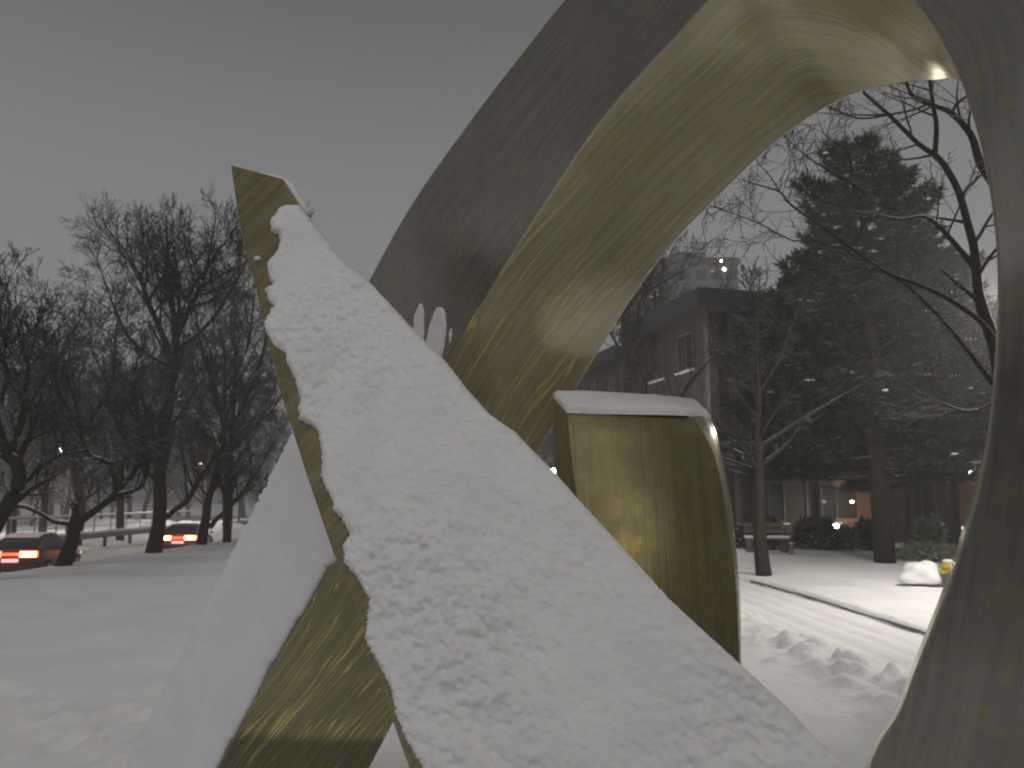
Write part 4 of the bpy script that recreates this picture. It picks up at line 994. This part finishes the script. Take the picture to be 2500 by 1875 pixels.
# ================================================================ SHRUBS, BOULDER, BENCH, POST
def shrub(px, y, wpx, hpx, label, seed, m=M_shrub, group='snow dusted shrubs in front of the brick block', n=2600):
    rs = np.random.RandomState(seed); b_ = gb_(px, y); t = empty('shrub', b_, label, 'shrub', group); rw = wpx / F * y / 2; h = hpx / F * y
    u = rs.normal(0, 1, (n, 3)); u /= np.linalg.norm(u, axis=1, keepdims=True); u[:, 2] = np.abs(u[:, 2]); rad = rs.uniform(.45, 1.0, (n, 1)) ** .5
    lump_ = 1 + .22 * np.sin(u[:, :1] * 7 + seed) * np.cos(u[:, 1:2] * 6 + u[:, 2:3] * 5)
    p = u * rad * lump_ * np.array([rw, rw, h]) + np.array([b_.x, b_.y, b_.z])
    V, Fc = needles(p, u, 2, .16, .07, rs)
    link('foliage', np_mesh('foliage', V, Fc), m, t); sg = Seg()
    for k in range(26):
        a = rs.rand() * 6.28; sg.add((b_.x, b_.y, b_.z), (b_.x + math.cos(a) * rw * .75, b_.y + math.sin(a) * rw * .75, b_.z + h * rs.uniform(.3, .9)), .02, .006)
    link('stems', sg.mesh('stems'), M_bark, t)
    return t
shrub(1846, 24.0, 125, 72, 'leftmost rounded shrub directly behind the young tree', 1)
shrub(1985, 24.3, 120, 68, 'wide low dark shrub left of the low bright lamp', 2)
shrub(2058, 24.0, 70, 50, 'small twiggy shrub under the low bright lamp', 6, m=M_pale, n=900)
shrub(2118, 24.0, 80, 68, 'round dark shrub left of the thick pine trunk', 3)
shrub(2268, 22.5, 80, 80, 'pale lit conical shrub right of the two pine trunks', 4, m=M_pale)
shrub(2335, 22.0, 50, 48, 'dark shrub at the foot of the pinkish wing wall', 5)
shrub(2250, 20.0, 150, 30, 'low snow covered ground shrub behind the boulder', 7, m=M_pale)

def hedge():  # hedge added out of view; darkens what the bronze reflects
    rs = np.random.RandomState(44); n = 9000; t = empty('added_hedge', (1, -3.3, 0), 'dense dark evergreen hedge added out of view behind the viewer to darken the bronze', 'hedge')
    u = rs.uniform(-1, 1, (n, 3)); k = rs.randint(0, 3, n); u[np.arange(n), k] = np.sign(u[np.arange(n), k]) * rs.uniform(.85, 1, n)
    p = u * np.array([6.5, .5, .62]) + np.array([1, -3.3, .63]); d = u * np.array([.1, 1, .6]); d /= np.linalg.norm(d, axis=1, keepdims=True)
    V, Fc = needles(p, d, 3, .22, .09, rs); link('foliage', np_mesh('foliage', V, Fc), M_needle, t)
    sg = Seg()
    for q in range(60):
        x = -5.2 + q * .21; sg.add((x, -3.3, 0), (x + rs.uniform(-.1, .1), -3.3 + rs.uniform(-.2, .2), 1.1), .03, .01)
    link('stems', sg.mesh('stems', 5), M_bark, t)
hedge()
yb = 14.0; bp = gb_(2250, yb)
bo_ = empty('boulder', bp, 'snow capped boulder on the lawn near the right leg of the arch', 'boulder')
def blob(r, sc, seed, amp, zmin=None, zmax=None, sub=3):
    bm = bmesh.new(); bmesh.ops.create_icosphere(bm, subdivisions=sub, radius=r)
    for v in bm.verts:
        k = 1 + amp * noise.noise(v.co * 2.2 / r * .6 + Vector((seed, 0, 0))); v.co = Vector((v.co.x * sc[0] * k, v.co.y * sc[1] * k, v.co.z * sc[2] * k))
        if zmin is not None: v.co.z = max(v.co.z, zmin)
    for f in bm.faces: f.smooth = True
    me = bpy.data.meshes.new('blob'); bm.to_mesh(me); bm.free(); return me
M_rock = mat('rock', (.07, .065, .06), .9)
o = link('rock', blob(.40, (1.0, .8, .62), 2, .5), M_rock, bo_, world=False); o.location = (.17, -.05, .06)
o = link('snow_cap', blob(.34, (1.0, .85, .75), 5, .45, zmin=-.10), M_snow, bo_, world=False); o.location = (-.12, .0, .20)
hy = empty('fire_hydrant', gb_(2302, 14.9), 'squat yellow hydrant behind the snow capped boulder', 'hydrant')
M_yel = mat('yellow_paint', (.42, .34, .03), .6)
link('barrel', MB().tube([(0, 0, 0), (0, 0, .05), (0, 0, .06), (0, 0, .28), (0, 0, .30), (0, 0, .36), (0, 0, .40)], [.15, .15, .11, .11, .14, .12, .03], 14).mesh('barrel', True, 40), M_yel, hy, world=False)
for s in (-1, 1): link('nozzle', MB().tube([(s * .09, 0, .2), (s * .19, 0, .2)], .05, 10).mesh('nozzle'), M_yel, hy, world=False)
link('snow_cap', MB().ball((0, 0, .41), .10, (1, 1, .4)).mesh('snow_cap', True), M_snow, hy, world=False)
be = empty('park_bench', gb_(1868, 22.2), 'snow covered bench in front of the leftmost shrub', 'bench')
M_wood = mat('bench_wood', (.12, .09, .06), .8)
for k in range(3): link('slat', MB().box(-.55, .55, -.2 + .14 * k, -.09 + .14 * k, .40, .44).mesh('slat'), M_wood, be, world=False)
for k in range(2): link('back_slat', MB().box(-.55, .55, .24, .27, .56 + .16 * k, .68 + .16 * k).mesh('back_slat'), M_wood, be, world=False)
for s in (-.48, .48): link('leg', MB().box(s - .03, s + .03, -.2, .235, 0, .399).mesh('leg'), M_dark, be, world=False); link('back_post', MB().box(s - .03, s + .03, .271, .32, 0, .86).mesh('back_post'), M_dark, be, world=False)
link('snow_layer', MB().box(-.56, .56, -.21, .20, .442, .50).mesh('snow_layer'), M_snow, be, world=False)
po = empty('short_post', gb_(1926, 21.5), 'short reddish post on the lawn right of the bench', 'post')
link('shaft', MB().tube([(0, 0, 0), (0, 0, .33)], .045, 8).mesh('shaft'), M_lbr, po, world=False)
link('snow_cap', MB().ball((0, 0, .34), .055, (1, 1, .6), 1).mesh('snow_cap', True), M_snow, po, world=False)

# ================================================================ HAZE
hz = mat('haze', (1, 1, 1)); hn = hz.node_tree; hn.nodes.clear()
ho = hn.nodes.new('ShaderNodeOutputMaterial'); pv = hn.nodes.new('ShaderNodeVolumePrincipled'); hn.links.new(pv.outputs[0], ho.inputs['Volume'])
pv.inputs['Color'].default_value = (.92, .92, .94, 1); pv.inputs['Density'].default_value = .0040
tag(link('haze', MB().box(-610, 610, -40, 910, -3.2, 60).mesh('haze'), hz), kind='stuff')
